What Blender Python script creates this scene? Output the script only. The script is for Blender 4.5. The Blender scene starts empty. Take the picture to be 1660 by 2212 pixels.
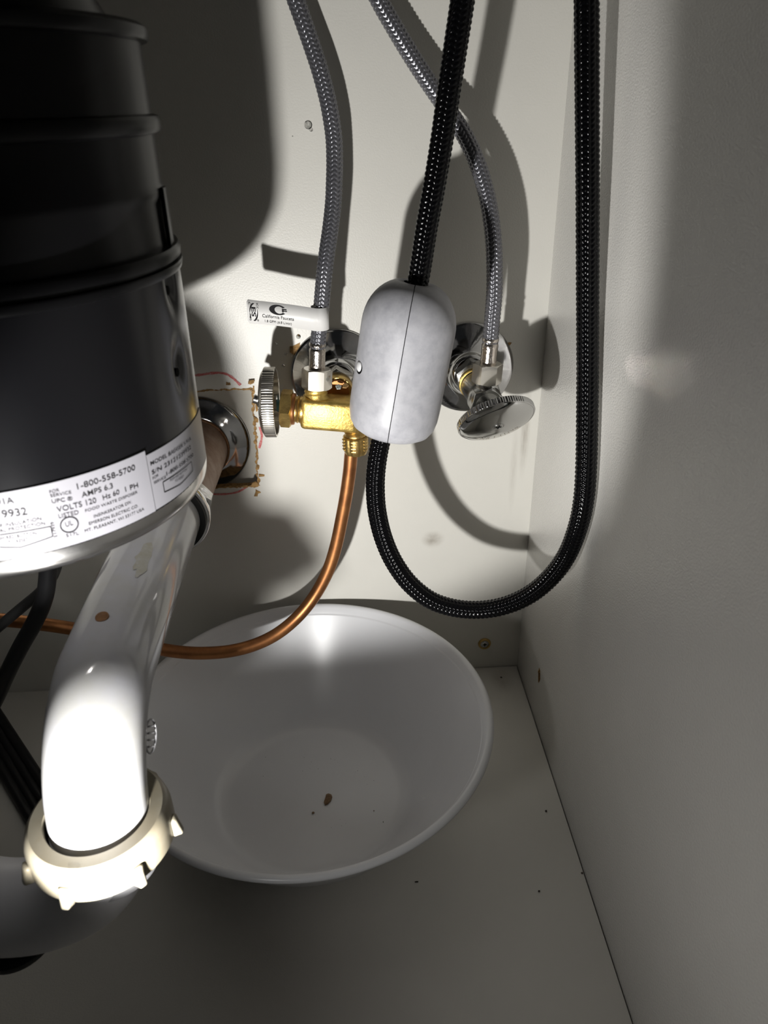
import bpy, bmesh, math, random
import numpy as np
from mathutils import Vector, Matrix

random.seed(7)
SC = bpy.context.scene
COL = SC.collection
PI = math.pi
V = Vector

# ------------------------------------------------------------------ camera, world, light, exposure
# Metres. Origin: the far right bottom corner of the cabinet. x to the right, y towards the back, z up.
cam = bpy.data.cameras.new('camera')
cam_o = bpy.data.objects.new('camera', cam)
COL.objects.link(cam_o)
cam_o.matrix_world = Matrix(((0.99815, 0.04304, -0.04295, -0.1390),
                             (-0.05832, 0.47767, -0.87660, -0.5077),
                             (-0.01721, 0.87748, 0.47930, 0.4359),
                             (0, 0, 0, 1)))
cam.sensor_fit = 'HORIZONTAL'
cam.sensor_width = 36.0
cam.lens = 1630.0 / 1660.0 * 36.0
cam.clip_start = 0.005
cam.dof.use_dof = True
cam.dof.focus_distance = 0.47
cam.dof.aperture_fstop = 20.0
SC.camera = cam_o

world = bpy.data.worlds.new('dim_kitchen')
SC.world = world
world.use_nodes = True
world.node_tree.nodes['Background'].inputs['Color'].default_value = (0.9, 0.95, 1.0, 1)
world.node_tree.nodes['Background'].inputs['Strength'].default_value = 0.012

# the torch that lights the cabinet: held low, just under the frame, in front of the drain trap
torch = bpy.data.lights.new('flashlight', 'SPOT')
torch.energy = 6.2
torch.color = (1.0, 0.985, 0.96)
torch.spot_size = math.radians(83)
torch.spot_blend = 0.3
torch.shadow_soft_size = 0.006
torch_o = bpy.data.objects.new('flashlight', torch)
COL.objects.link(torch_o)
torch_o.location = (-0.236, -0.387, 0.187)
_az, _el = math.radians(6), math.radians(18.5)
_dir = V((math.sin(_az) * math.cos(_el), math.cos(_az) * math.cos(_el), math.sin(_el)))
torch_o.rotation_euler = _dir.to_track_quat('-Z', 'Y').to_euler()

# added weak wide fill at the torch, aimed aside to brighten the right wall
fill = bpy.data.lights.new('right_wall_fill', 'SPOT')
fill.energy = 0.46
fill.color = (1.0, 0.985, 0.96)
fill.spot_size = math.radians(160)
fill.spot_blend = 0.9
fill.shadow_soft_size = 0.012
fill_o = bpy.data.objects.new('right_wall_fill', fill)
COL.objects.link(fill_o)
fill_o.location = torch_o.location
_az, _el = math.radians(60), math.radians(15)
_dir = V((math.sin(_az) * math.cos(_el), math.cos(_az) * math.cos(_el), math.sin(_el)))
fill_o.rotation_euler = _dir.to_track_quat('-Z', 'Y').to_euler()

SC.cycles.sample_clamp_indirect = 0.0
SC.view_settings.view_transform = 'Standard'
SC.view_settings.look = 'None'
SC.view_settings.gamma = 1.0
SC.view_settings.use_curve_mapping = False
SC.view_settings.exposure = 0.0


# ------------------------------------------------------------------ materials
def mat(name, color, rough=0.5, metal=0.0, spec=0.5, noise=0.0, nscale=40.0, dark=None, bump=0.0, bscale=200.0,
        coat=0.0, rvar=0.0, sss=0.0, transmission=0.0, ior=1.45):
    m = bpy.data.materials.new(name)
    m.use_nodes = True
    nt = m.node_tree
    b = nt.nodes['Principled BSDF']
    b.inputs['Base Color'].default_value = (*color, 1)
    b.inputs['Roughness'].default_value = rough
    b.inputs['Metallic'].default_value = metal
    b.inputs['Specular IOR Level'].default_value = spec
    b.inputs['Coat Weight'].default_value = coat
    b.inputs['Transmission Weight'].default_value = transmission
    b.inputs['IOR'].default_value = ior
    if sss:
        b.inputs['Subsurface Weight'].default_value = sss
        b.inputs['Subsurface Radius'].default_value = (0.004, 0.0035, 0.003)
    tc = nt.nodes.new('ShaderNodeTexCoord')
    if noise or rvar:
        n = nt.nodes.new('ShaderNodeTexNoise')
        n.inputs['Scale'].default_value = nscale
        n.inputs['Detail'].default_value = 6
        n.inputs['Roughness'].default_value = 0.65
        nt.links.new(tc.outputs['Object'], n.inputs['Vector'])
        if noise:
            r = nt.nodes.new('ShaderNodeValToRGB')
            r.color_ramp.elements[0].position = 0.5 - 0.25
            r.color_ramp.elements[1].position = 0.5 + 0.1
            d = dark or tuple(c * (1 - noise) for c in color)
            r.color_ramp.elements[0].color = (*d, 1)
            r.color_ramp.elements[1].color = (*color, 1)
            nt.links.new(n.outputs['Fac'], r.inputs['Fac'])
            nt.links.new(r.outputs['Color'], b.inputs['Base Color'])
        if rvar:
            mr = nt.nodes.new('ShaderNodeMapRange')
            mr.inputs['To Min'].default_value = max(0.02, rough - rvar)
            mr.inputs['To Max'].default_value = rough + rvar
            nt.links.new(n.outputs['Fac'], mr.inputs['Value'])
            nt.links.new(mr.outputs['Result'], b.inputs['Roughness'])
    if bump:
        n2 = nt.nodes.new('ShaderNodeTexNoise')
        n2.inputs['Scale'].default_value = bscale
        n2.inputs['Detail'].default_value = 3
        nt.links.new(tc.outputs['Object'], n2.inputs['Vector'])
        bp = nt.nodes.new('ShaderNodeBump')
        bp.inputs['Strength'].default_value = bump
        bp.inputs['Distance'].default_value = 0.001
        nt.links.new(n2.outputs['Fac'], bp.inputs['Height'])
        nt.links.new(bp.outputs['Normal'], b.inputs['Normal'])
    return m


def panel_mat(name, color, spots=(), rough=0.38, bump=0.10, bscale=900.0, spec=0.5):
    """melamine board: faint mottling, fine pebble grain, and stains with a shape of their own (world position)"""
    m = mat(name, color, rough=rough, spec=spec, bump=bump, bscale=bscale)
    nt = m.node_tree
    b = nt.nodes['Principled BSDF']
    geo = nt.nodes.new('ShaderNodeNewGeometry')
    n = nt.nodes.new('ShaderNodeTexNoise')
    n.inputs['Scale'].default_value = 30
    n.inputs['Detail'].default_value = 5
    nt.links.new(geo.outputs['Position'], n.inputs['Vector'])
    mx = nt.nodes.new('ShaderNodeMix')
    mx.data_type = 'RGBA'
    mx.inputs['A'].default_value = (*[c * 0.95 for c in color], 1)
    mx.inputs['B'].default_value = (*[min(1, c * 1.03) for c in color], 1)
    nt.links.new(n.outputs['Fac'], mx.inputs['Factor'])
    last = mx.outputs['Result']
    for (p, rad, sc, amount) in spots:
        sub = nt.nodes.new('ShaderNodeVectorMath')
        sub.operation = 'SUBTRACT'
        sub.inputs[1].default_value = p
        nt.links.new(geo.outputs['Position'], sub.inputs[0])
        mul = nt.nodes.new('ShaderNodeVectorMath')
        mul.operation = 'MULTIPLY'
        mul.inputs[1].default_value = sc
        nt.links.new(sub.outputs[0], mul.inputs[0])
        ln = nt.nodes.new('ShaderNodeVectorMath')
        ln.operation = 'LENGTH'
        nt.links.new(mul.outputs[0], ln.inputs[0])
        mr = nt.nodes.new('ShaderNodeMapRange')
        mr.interpolation_type = 'SMOOTHSTEP'
        mr.inputs['From Min'].default_value = 0
        mr.inputs['From Max'].default_value = rad
        mr.inputs['To Min'].default_value = amount
        mr.inputs['To Max'].default_value = 0
        nt.links.new(ln.outputs['Value'], mr.inputs['Value'])
        nn = nt.nodes.new('ShaderNodeTexNoise')
        nn.inputs['Scale'].default_value = 500 if sc[2] < 0.5 else 150
        nt.links.new(mul.outputs[0], nn.inputs['Vector'])
        mm = nt.nodes.new('ShaderNodeMath')
        mm.operation = 'MULTIPLY'
        nt.links.new(mr.outputs['Result'], mm.inputs[0])
        nt.links.new(nn.outputs['Fac'], mm.inputs[1])
        mx2 = nt.nodes.new('ShaderNodeMix')
        mx2.data_type = 'RGBA'
        mx2.inputs['B'].default_value = (0.16, 0.12, 0.08, 1)
        nt.links.new(mm.outputs[0], mx2.inputs['Factor'])
        nt.links.new(last, mx2.inputs['A'])
        last = mx2.outputs['Result']
    nt.links.new(last, b.inputs['Base Color'])
    return m


def satin_over(m, color, rough, share):
    """worn plating: part of the surface polished, part satin"""
    nt = m.node_tree
    b = nt.nodes['Principled BSDF']
    g = nt.nodes.new('ShaderNodeBsdfPrincipled')
    g.inputs['Base Color'].default_value = (*color, 1)
    g.inputs['Metallic'].default_value = 1.0
    g.inputs['Roughness'].default_value = rough
    mix = nt.nodes.new('ShaderNodeMixShader')
    mix.inputs[0].default_value = share
    nt.links.new(b.outputs[0], mix.inputs[1])
    nt.links.new(g.outputs[0], mix.inputs[2])
    nt.links.new(mix.outputs[0], nt.nodes['Material Output'].inputs['Surface'])


M = {}
M['panel_back'] = panel_mat('melamine_back', (0.70, 0.685, 0.63),
                            spots=[((-0.0763, 0.0000, 0.1320), 0.011, (1, 1, 1.2), 0.9),
                                   ((-0.0092, 0.0000, 0.2213), 0.010, (2.2, 1, 0.22), 0.7),
                                   ((-0.0159, 0.0000, 0.1916), 0.012, (3.0, 1, 0.25), 0.3)])
M['panel_side'] = panel_mat('melamine_side', (0.66, 0.645, 0.61), rough=0.13, bump=0.48, bscale=950, spec=1.0)
M['panel_floor'] = panel_mat('melamine_floor', (0.66, 0.64, 0.59), rough=0.4,
                             spots=[((-0.0171, -0.0185, 0.0000), 0.012, (1, 0.6, 1), 0.5), ((0.0025, -0.0455, 0.0000), 0.014, (1.5, 0.6, 1), 0.3)])
M['underside'] = mat('grey_worktop_underside', (0.16, 0.155, 0.15), 0.7)
M['fibre'] = mat('torn_fibreboard', (0.46, 0.28, 0.11), 0.9, noise=0.5, nscale=400, dark=(0.12, 0.06, 0.02), bump=0.6, bscale=900)
M['recess'] = mat('cream_plaster', (0.62, 0.59, 0.52), 0.8, noise=0.1, nscale=60)
M['red_wax'] = mat('red_wax_pencil', (0.62, 0.12, 0.12), 0.8, noise=0.45, nscale=900, dark=(0.72, 0.45, 0.42))
M['black_can'] = mat('charcoal_enamel', (0.0055, 0.0055, 0.0065), 0.22, spec=0.35, rvar=0.02, nscale=30)
M['black_plastic'] = mat('black_plastic', (0.003, 0.003, 0.0035), 0.28, spec=0.25)
M['steel'] = mat('bright_steel', (0.62, 0.61, 0.60), 0.22, 1.0, rvar=0.06, nscale=80)
M['hole'] = mat('hole_shade', (0.004, 0.004, 0.004), 0.9, spec=0.1)  # flat black paints the shade inside holes, slots and the floor gap
M['label'] = mat('silver_white_label', (0.30, 0.295, 0.32), 0.45, spec=0.5)
M['ink'] = mat('black_ink', (0.012, 0.011, 0.012), 0.7, spec=0.2)
M['pvc'] = mat('white_pvc', (0.40, 0.40, 0.425), 0.11, spec=0.5, noise=0.07, nscale=35, dark=(0.37, 0.365, 0.335), rvar=0.05)  # arm's base colour lowered against the glare of the torch
M['pvc_jbend'] = mat('white_pvc_lifted', (0.82, 0.82, 0.85), 0.32, spec=0.5)  # same PVC as the arm, base raised to offset the shade on the bend
M['ivory'] = mat('ivory_nylon', (0.235, 0.215, 0.165), 0.34, spec=0.5, noise=0.25, nscale=45, dark=(0.20, 0.165, 0.105))
M['stain'] = mat('brown_stain', (0.20, 0.09, 0.03), 0.5, noise=0.4, nscale=600)
M['galv'] = mat('rusty_galvanised_pipe', (0.30, 0.22, 0.17), 0.55, 0.35, noise=0.6, nscale=70, dark=(0.16, 0.08, 0.04), bump=0.3, bscale=350)
M['rubber'] = mat('black_rubber', (0.012, 0.012, 0.012), 0.55)
M['copper'] = mat('tarnished_copper', (0.50, 0.22, 0.085), 0.40, 0.9, noise=0.45, nscale=60, dark=(0.30, 0.12, 0.05), rvar=0.06)
M['brass'] = mat('weathered_brass', (0.78, 0.56, 0.17), 0.46, 0.9, noise=0.6, nscale=160, dark=(0.46, 0.29, 0.08), bump=0.25, bscale=700, rvar=0.08)
M['brass_nut'] = mat('dull_brass', (0.68, 0.48, 0.17), 0.38, 0.95, noise=0.5, nscale=120, dark=(0.36, 0.22, 0.08), bump=0.2, bscale=600)
M['nickel'] = mat('brushed_nickel', (0.68, 0.65, 0.59), 0.10, 1.0)
satin_over(M['nickel'], (0.92, 0.88, 0.80), 0.50, 0.22)
M['chrome'] = mat('old_chrome', (0.58, 0.58, 0.58), 0.10, 1.0, rvar=0.05, nscale=50, bump=0.05, bscale=120)
M['chrome_rough'] = mat('pitted_chrome', (0.50, 0.50, 0.49), 0.24, 1.0, rvar=0.10, nscale=120, bump=0.12, bscale=500)
M['chrome_plate'] = mat('spotted_chrome', (0.55, 0.55, 0.55), 0.11, 1.0, rvar=0.05, nscale=90, bump=0.05, bscale=300)
M['chrome_handle'] = mat('worn_chrome', (0.58, 0.58, 0.57), 0.10, 1.0, rvar=0.05, nscale=90, bump=0.04, bscale=300)
M['ferrule'] = mat('crimped_ferrule', (0.66, 0.60, 0.54), 0.22, 1.0, bump=0.3, bscale=900)
M['grey_braid'] = mat('grey_polymer_braid', (0.20, 0.20, 0.22), 0.27, 0.65, spec=0.6)
M['black_braid'] = mat('black_nylon_braid', (0.0022, 0.0022, 0.0026), 0.16, spec=0.22)
M['weight'] = mat('grey_weight_plastic', (0.44, 0.44, 0.465), 0.42, noise=0.16, nscale=170, dark=(0.34, 0.34, 0.37), rvar=0.08)
M['white'] = mat('white_plastic', (0.80, 0.80, 0.80), 0.35)
M['tag'] = mat('white_vinyl_tag', (0.74, 0.73, 0.71), 0.4)
M['bowl'] = mat('white_melamine_bowl', (0.63, 0.635, 0.65), 0.27, spec=0.5, noise=0.03, nscale=30)
M['red_print'] = mat('red_print', (0.35, 0.03, 0.04), 0.5)
M['crumb'] = mat('brown_crumb', (0.24, 0.15, 0.08), 0.8, noise=0.5, nscale=500, dark=(0.08, 0.045, 0.02), bump=0.5, bscale=700)
M['speck'] = mat('dark_dust', (0.05, 0.04, 0.03), 0.9)
M['blue'] = mat('blue_pipe_dope', (0.10, 0.30, 0.42), 0.5)
M['scale'] = mat('white_lime_scale', (0.55, 0.60, 0.58), 0.8, noise=0.4, nscale=600, bump=0.8, bscale=900)
M['water'] = mat('water', (1, 1, 1), 0.02, transmission=1.0, ior=1.33)
M['black_cord'] = mat('black_vinyl_cord', (0.010, 0.010, 0.011), 0.38)
M['grey_cord'] = mat('dark_grey_cord', (0.030, 0.030, 0.030), 0.5)


# ------------------------------------------------------------------ mesh helpers
def link(o, parent=None):
    COL.objects.link(o)
    if parent is not None:
        o.parent = parent
    return o


def wloc(o):
    p = V((0, 0, 0))
    while o is not None:
        p += o.location
        o = o.parent
    return p


def mesh(name, verts, faces, m, parent=None, smooth=True, angle=40, loc=None):
    """one mesh object; verts in world metres. loc = origin for a top-level mesh."""
    me = bpy.data.meshes.new(name)
    base = wloc(parent) if parent is not None else V(loc or (0, 0, 0))
    vv = np.asarray(verts, dtype=np.float64).reshape(-1, 3) - np.array(base)
    me.from_pydata(vv.tolist() if not isinstance(faces, np.ndarray) else [], [], faces if not isinstance(faces, np.ndarray) else [])
    if isinstance(faces, np.ndarray):
        nv, nf, k = len(vv), faces.shape[0], faces.shape[1]
        me.vertices.add(nv)
        me.vertices.foreach_set('co', vv.astype(np.float32).ravel())
        me.loops.add(nf * k)
        me.loops.foreach_set('vertex_index', faces.astype(np.int32).ravel())
        me.polygons.add(nf)
        me.polygons.foreach_set('loop_start', np.arange(0, nf * k, k, dtype=np.int32))
        me.update(calc_edges=True)
    me.validate()
    if smooth:
        me.polygons.foreach_set('use_smooth', [True] * len(me.polygons))
        if angle < 180:
            me.set_sharp_from_angle(angle=math.radians(angle))
    if isinstance(m, (list, tuple)):
        for x in m:
            me.materials.append(x)
    else:
        me.materials.append(m)
    me.update()
    o = bpy.data.objects.new(name, me)
    if parent is None:
        o.location = base
    return link(o, parent)


def thing(name, label, cat, loc, group=None):
    o = bpy.data.objects.new(name, None)
    o.empty_display_size = 0.01
    o.location = loc
    o['label'] = label
    o['category'] = cat
    if group:
        o['group'] = group
    return link(o)


def tag(o, label, cat, group=None):
    o['label'] = label
    o['category'] = cat
    if group:
        o['group'] = group
    return o


def frame(axis, up=(0, 0, 1)):
    w = V(axis).normalized()
    u = V(up)
    if abs(u.normalized().dot(w)) > 0.95:
        u = V((1, 0, 0))
    a = u.cross(w).normalized()
    b = w.cross(a).normalized()
    return a, b, w


def lathe(origin, axis, prof, seg=64, up=(0, 0, 1), arc=None, radial=None, phase=0.0):
    """profile [(radius, height)] about axis at origin; radial(i_profile, theta, r) can modulate the radius"""
    a, b, w = (np.array(x) for x in frame(axis, up))
    o = np.array(origin, dtype=float)
    n = seg
    th = phase + np.linspace(0, 2 * PI, n, endpoint=False)
    vs = []
    for i, (r, h) in enumerate(prof):
        for t in th:
            rr = radial(i, t, r) if radial else r
            vs.append(o + w * h + rr * (a * math.cos(t) + b * math.sin(t)))
    fs = []
    for i in range(len(prof) - 1):
        for j in range(n):
            k = (j + 1) % n
            fs.append((i * n + j, i * n + k, (i + 1) * n + k, (i + 1) * n + j))
    fs = [tuple(reversed(f)) for f in fs] if False else fs
    if prof[0][0] > 1e-6:
        pass
    return vs, fs


def cap(vs, fs, n, first=True, last=True):
    rows = len(vs) // n
    if first:
        fs = fs + [tuple(range(n - 1, -1, -1))]
    if last:
        fs = fs + [tuple(range((rows - 1) * n, rows * n))]
    return vs, fs


def add(*parts):
    V_, F_ = [], []
    for vs, fs in parts:
        off = len(V_)
        V_ += [tuple(v) for v in vs]
        F_ += [tuple(i + off for i in f) for f in fs]
    return V_, F_


def solid(origin, axis, prof, seg=64, **k):
    vs, fs = lathe(origin, axis, prof, seg, **k)
    return cap(vs, fs, seg)


def hexnut(origin, axis, R, h, bore=None, up=(0, 0, 1), turn=0.0, cham=0.12, bulge=0.0):
    """chamfered hexagonal nut from origin along axis"""
    a, b, w = (np.array(x) for x in frame(axis, up))
    o = np.array(origin, dtype=float)
    n = 48
    rows = []
    c = R * cham
    inr = R * math.cos(PI / 6)

    def hexr(t):
        t = (t - turn) % (PI / 3)
        q = math.tan(t - PI / 6) / math.tan(PI / 6)
        return inr / math.cos(t - PI / 6) - bulge * q * q
    th = turn + np.linspace(0, 2 * PI, n, endpoint=False)
    circ = inr * 0.98
    for kind in range(4):
        for t in th:
            hr = hexr(t)
            if kind in (0, 3):
                rr = circ
                z = 0 if kind == 0 else h
            else:
                rr = hr
                d = (hr - circ) * 0.55
                z = d if kind == 1 else h - d
            rows.append(o + w * z + rr * (a * math.cos(t) + b * math.sin(t)))
    fs = []
    for i in range(3):
        for j in range(n):
            k = (j + 1) % n
            fs.append((i * n + j, i * n + k, (i + 1) * n + k, (i + 1) * n + j))
    return cap(rows, fs, n)


def resample(pts, ds, rad=None):
    """Catmull-Rom through pts, resampled about every ds"""
    P = [np.array(p, dtype=float) for p in pts]
    P = [2 * P[0] - P[1]] + P + [2 * P[-1] - P[-2]]
    out = []
    for i in range(1, len(P) - 2):
        p0, p1, p2, p3 = P[i - 1:i + 3]
        for t in np.linspace(0, 1, 60, endpoint=False):
            out.append(0.5 * ((2 * p1) + (-p0 + p2) * t + (2 * p0 - 5 * p1 + 4 * p2 - p3) * t * t + (-p0 + 3 * p1 - 3 * p2 + p3) * t ** 3))
    out.append(P[-2])
    out = np.array(out)
    # light smoothing so hand-picked points do not wobble
    for _ in range(40):
        out[1:-1] = 0.25 * out[:-2] + 0.5 * out[1:-1] + 0.25 * out[2:]
    d = np.r_[0, np.cumsum(np.linalg.norm(np.diff(out, axis=0), axis=1))]
    n = max(4, int(d[-1] / ds))
    s = np.linspace(0, d[-1], n)
    return np.stack([np.interp(s, d, out[:, k]) for k in range(3)], 1), s


def frames_along(path):
    T = np.gradient(path, axis=0)
    T /= np.linalg.norm(T, axis=1)[:, None]
    N = np.zeros_like(T)
    ref = np.array([0.0, -1.0, 0.05])
    n = ref - T[0] * (ref @ T[0])
    n /= np.linalg.norm(n)
    N[0] = n
    for i in range(1, len(T)):
        n = N[i - 1] - T[i] * (N[i - 1] @ T[i])
        N[i] = n / np.linalg.norm(n)
    B = np.cross(T, N)
    return T, N, B


def grid_faces(rows, n, closed=True):
    i = np.arange(rows - 1)[:, None]
    j = np.arange(n if closed else n - 1)[None, :]
    k = (j + 1) % n
    return np.stack([i * n + j, i * n + k, (i + 1) * n + k, (i + 1) * n + j], -1).reshape(-1, 4)


def tube(pts, r, ds=0.003, seg=28, cap_ends=True, profile=None):
    """round tube; r a number or function of 0..1; profile(theta)->radius factor for non-round cords"""
    path, s = resample(pts, ds)
    T, N, B = frames_along(path)
    th = np.linspace(0, 2 * PI, seg, endpoint=False)
    rr = np.array([r(x / s[-1]) if callable(r) else r for x in s])
    ring = np.cos(th)[None, :, None] * N[:, None, :] + np.sin(th)[None, :, None] * B[:, None, :]
    vs = path[:, None, :] + rr[:, None, None] * ring
    fs = [tuple(int(q) for q in f) for f in grid_faces(len(path), seg)]
    vs = [tuple(v) for v in vs.reshape(-1, 3)]
    return cap(vs, fs, seg) if cap_ends else (vs, fs)


def braid(name, pts, R, pitch, cols, amp, m, parent, ds, nper=6, slope=0.8):
    """braided sleeve: columns of strands that lean alternately left and right, real relief"""
    path, s = resample(pts, ds)
    T, N, B = frames_along(path)
    n = cols * nper
    th = np.linspace(0, 2 * PI, n, endpoint=False)
    cf = th / (2 * PI) * cols
    c = np.floor(cf).astype(int)
    f = cf - c
    d = np.where(c % 2 == 0, 1.0, -1.0)
    ph = s[:, None] / pitch + (d * (f - 0.5) * slope + 0.5 * (c // 2 % 2) * 0)[None, :]
    strand = np.abs(np.sin(PI * ph)) ** 0.7
    col = (np.sin(PI * np.clip(f, 0.04, 0.96)) ** 0.5)[None, :]
    h = amp * (strand * col * 1.0 - 0.5)
    rr = R + h
    ring = np.cos(th)[None, :, None] * N[:, None, :] + np.sin(th)[None, :, None] * B[:, None, :]
    vs = (path[:, None, :] + rr[:, :, None] * ring).reshape(-1, 3)
    return mesh(name, vs, grid_faces(len(path), n), m, parent, smooth=True, angle=180)


def rbox(lo, hi, bev, m=None, rot=None):
    bm = bmesh.new()
    bmesh.ops.create_cube(bm, size=1)
    lo, hi = V(lo), V(hi)
    for v in bm.verts:
        v.co = V(((lo[i] + hi[i]) / 2 + v.co[i] * (hi[i] - lo[i])) for i in range(3))
    if bev:
        bmesh.ops.bevel(bm, geom=list(bm.edges), offset=bev, segments=3, profile=0.5, affect='EDGES')
    bm.verts.index_update()
    vs = [tuple(v.co) for v in bm.verts]
    fs = [tuple(v.index for v in f.verts) for f in bm.faces]
    bm.free()
    return vs, fs


def xform(vf, mtx):
    return [tuple(mtx @ V(v)) for v in vf[0]], vf[1]


def basis(origin, x, y, z):
    return Matrix(((x[0], y[0], z[0], origin[0]), (x[1], y[1], z[1], origin[1]), (x[2], y[2], z[2], origin[2]), (0, 0, 0, 1)))


def chip(center, normal, pts, thick, lift=0.0, bend=0.0):
    """ragged flake: polygon pts (local mm) with thickness, standing off along the normal"""
    a, b, w = frame(normal)
    o = V(center)
    n = len(pts)
    top, bot = [], []
    for (x, y) in pts:
        x *= 0.001
        y *= 0.001
        z = lift + bend * x * x * 1000
        top.append(o + a * x + b * y + w * (z + thick))
        bot.append(o + a * x + b * y + w * z)
    fs = [tuple(range(n)), tuple(range(2 * n - 1, n - 1, -1))]
    for i in range(n):
        j = (i + 1) % n
        fs.append((j, i, n + i, n + j))
    return [tuple(v) for v in top + bot], fs


def panel_with_hole(name, outer, hole, conv, depth_vec, mats):
    """flat panel (2-D outline outer, 2-D hole outlines) with thickness; the hole's sides get mats[1]"""
    bm = bmesh.new()
    edges = []
    loops = []
    for poly in [outer] + hole:
        vs = [bm.verts.new(conv(*p)) for p in poly]
        loops.append(vs)
        for i in range(len(vs)):
            edges.append(bm.edges.new((vs[i], vs[(i + 1) % len(vs)])))
    bmesh.ops.triangle_fill(bm, edges=edges, use_beauty=True, use_dissolve=False)
    d = V(depth_vec)
    nrm = -d
    for f in bm.faces:
        f.normal_update()
        if f.normal.dot(nrm) < 0:
            f.normal_flip()
    front = list(bm.faces)
    for li, vs in enumerate(loops):
        back = [bm.verts.new(v.co + d) for v in vs]
        for i in range(len(vs)):
            j = (i + 1) % len(vs)
            f = bm.faces.new((vs[i], vs[j], back[j], back[i]))
            f.material_index = 1 if li else 0
    me = bpy.data.meshes.new(name)
    bm.normal_update()
    bm.to_mesh(me)
    bm.free()
    for x in mats:
        me.materials.append(x)
    o = bpy.data.objects.new(name, me)
    return link(o)


def text_mesh(s, size=1.0, bold=0.0):
    """flat lettering as (verts 2-D, faces); width and cap height normalised by the caller"""
    cu = bpy.data.curves.new('lettering', 'FONT')
    cu.body = s
    cu.size = 1.0
    cu.offset = bold
    cu.resolution_u = 3
    ob = bpy.data.objects.new('lettering', cu)
    COL.objects.link(ob)
    dg = bpy.context.evaluated_depsgraph_get()
    dg.update()
    me = bpy.data.meshes.new_from_object(ob.evaluated_get(dg))
    vs = [(v.co.x, v.co.y) for v in me.vertices]
    fs = [tuple(p.vertices) for p in me.polygons]
    bpy.data.objects.remove(ob)
    bpy.data.curves.remove(cu)
    bpy.data.meshes.remove(me)
    return vs, fs


CAP = 0.73   # cap height of the built-in font at size 1

# ------------------------------------------------------------------ the cabinet
BX = -0.86      # left side
FY = -0.66      # front edge
HZ = 0.66       # underside of the worktop

# ragged square cut-out around the drain, in wall coordinates (x, z)
def ragged(a, b, n, amp, out):
    pts = []
    for i in range(n):
        t = i / n
        j = random.uniform(-amp, amp)
        pts.append((a[0] + (b[0] - a[0]) * t + out[0] * j, a[1] + (b[1] - a[1]) * t + out[1] * j))
    return pts

c_tr, c_br, c_bl, c_tl = (-0.2040, 0.2610), (-0.2075, 0.1850), (-0.2900, 0.1850), (-0.2900, 0.2600)
hole = (ragged(c_tl, c_tr, 26, 0.0005, (0, 1)) + ragged(c_tr, c_br, 34, 0.0009, (1, 0)) +
        ragged(c_br, c_bl, 26, 0.0005, (0, 1)) + ragged(c_bl, c_tl, 10, 0.0008, (1, 0)))
wall_back = panel_with_hole('wall_back', [(BX, -0.02), (0.0, -0.02), (0.0, HZ), (BX, HZ)], [hole],
                            lambda x, z: (x, 0, z), (0, 0.006, 0), [M['panel_back'], M['fibre']])
wall_back['kind'] = 'structure'
wall_back['label'] = 'off-white melamine back panel with a square cut-out around the drain pipe'

rec = mesh('recess_panel', [(-0.34, 0.013, 0.13), (-0.17, 0.013, 0.13), (-0.17, 0.013, 0.31), (-0.34, 0.013, 0.31)],
           [(0, 1, 2, 3)], M['recess'], wall_back, smooth=False)

# right side with a splintered screw hole
hc = (0.0000, -0.0647, 0.0443)
rh = []
for i in range(14):
    t = 2 * PI * i / 14
    rh.append((hc[1] + (0.0030 + random.uniform(-.0006, .0006)) * math.cos(t), hc[2] + (0.0062 + random.uniform(-.0012, .0012)) * math.sin(t)))
wall_right = panel_with_hole('wall_right', [(FY, -0.02), (0.0005, -0.02), (0.0005, HZ), (FY, HZ)], [rh],
                             lambda y, z: (0.0, y - 0.0005, z), (0.012, 0, 0), [M['panel_side'], M['fibre']])
wall_right['kind'] = 'structure'
wall_right['label'] = 'glossy off-white right side panel with one splintered screw hole'
mesh('hole_bottom', [(0.004, hc[1] - .006, hc[2] - .01), (0.004, hc[1] + .006, hc[2] - .01), (0.004, hc[1] + .006, hc[2] + .01), (0.004, hc[1] - .006, hc[2] + .01)],
     [(0, 3, 2, 1)], M['fibre'], wall_right, smooth=False)
for k in range(5):
    t = random.uniform(0, 2 * PI)
    vs, fs = chip((-0.0001, hc[1] + 0.0026 * math.cos(t), hc[2] + 0.0055 * math.sin(t)), (-1, 0.2, 0.1),
                  [(-.7, -1.2), (.5, -1.0), (.7, .6), (.1, 1.6), (-.5, .7)], 0.0004, -0.0002)
    mesh('splinter', vs, fs, M['fibre'], wall_right, smooth=False)

floor = mesh('floor', *rbox((BX, FY, -0.018), (-0.0009, -0.0009, 0.0), 0), M['panel_floor'], smooth=False)
floor['kind'] = 'structure'
floor['label'] = 'off-white melamine cabinet floor'
under = mesh('gap_shade_1', *rbox((BX, FY, -0.04), (0.012, 0.03, -0.0185), 0), M['hole'], smooth=False)  # unseen black slab added below so the floor's edge gap stays dark
under['kind'] = 'structure'
ceil = mesh('ceiling', *rbox((BX, FY, HZ), (0.012, 0.03, HZ + 0.02), 0), M['underside'], smooth=False)
ceil['kind'] = 'structure'
left = mesh('wall_left', *rbox((BX - 0.016, FY, -0.02), (BX, 0.006, HZ), 0), M['panel_side'], smooth=False)
left['kind'] = 'structure'


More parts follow.
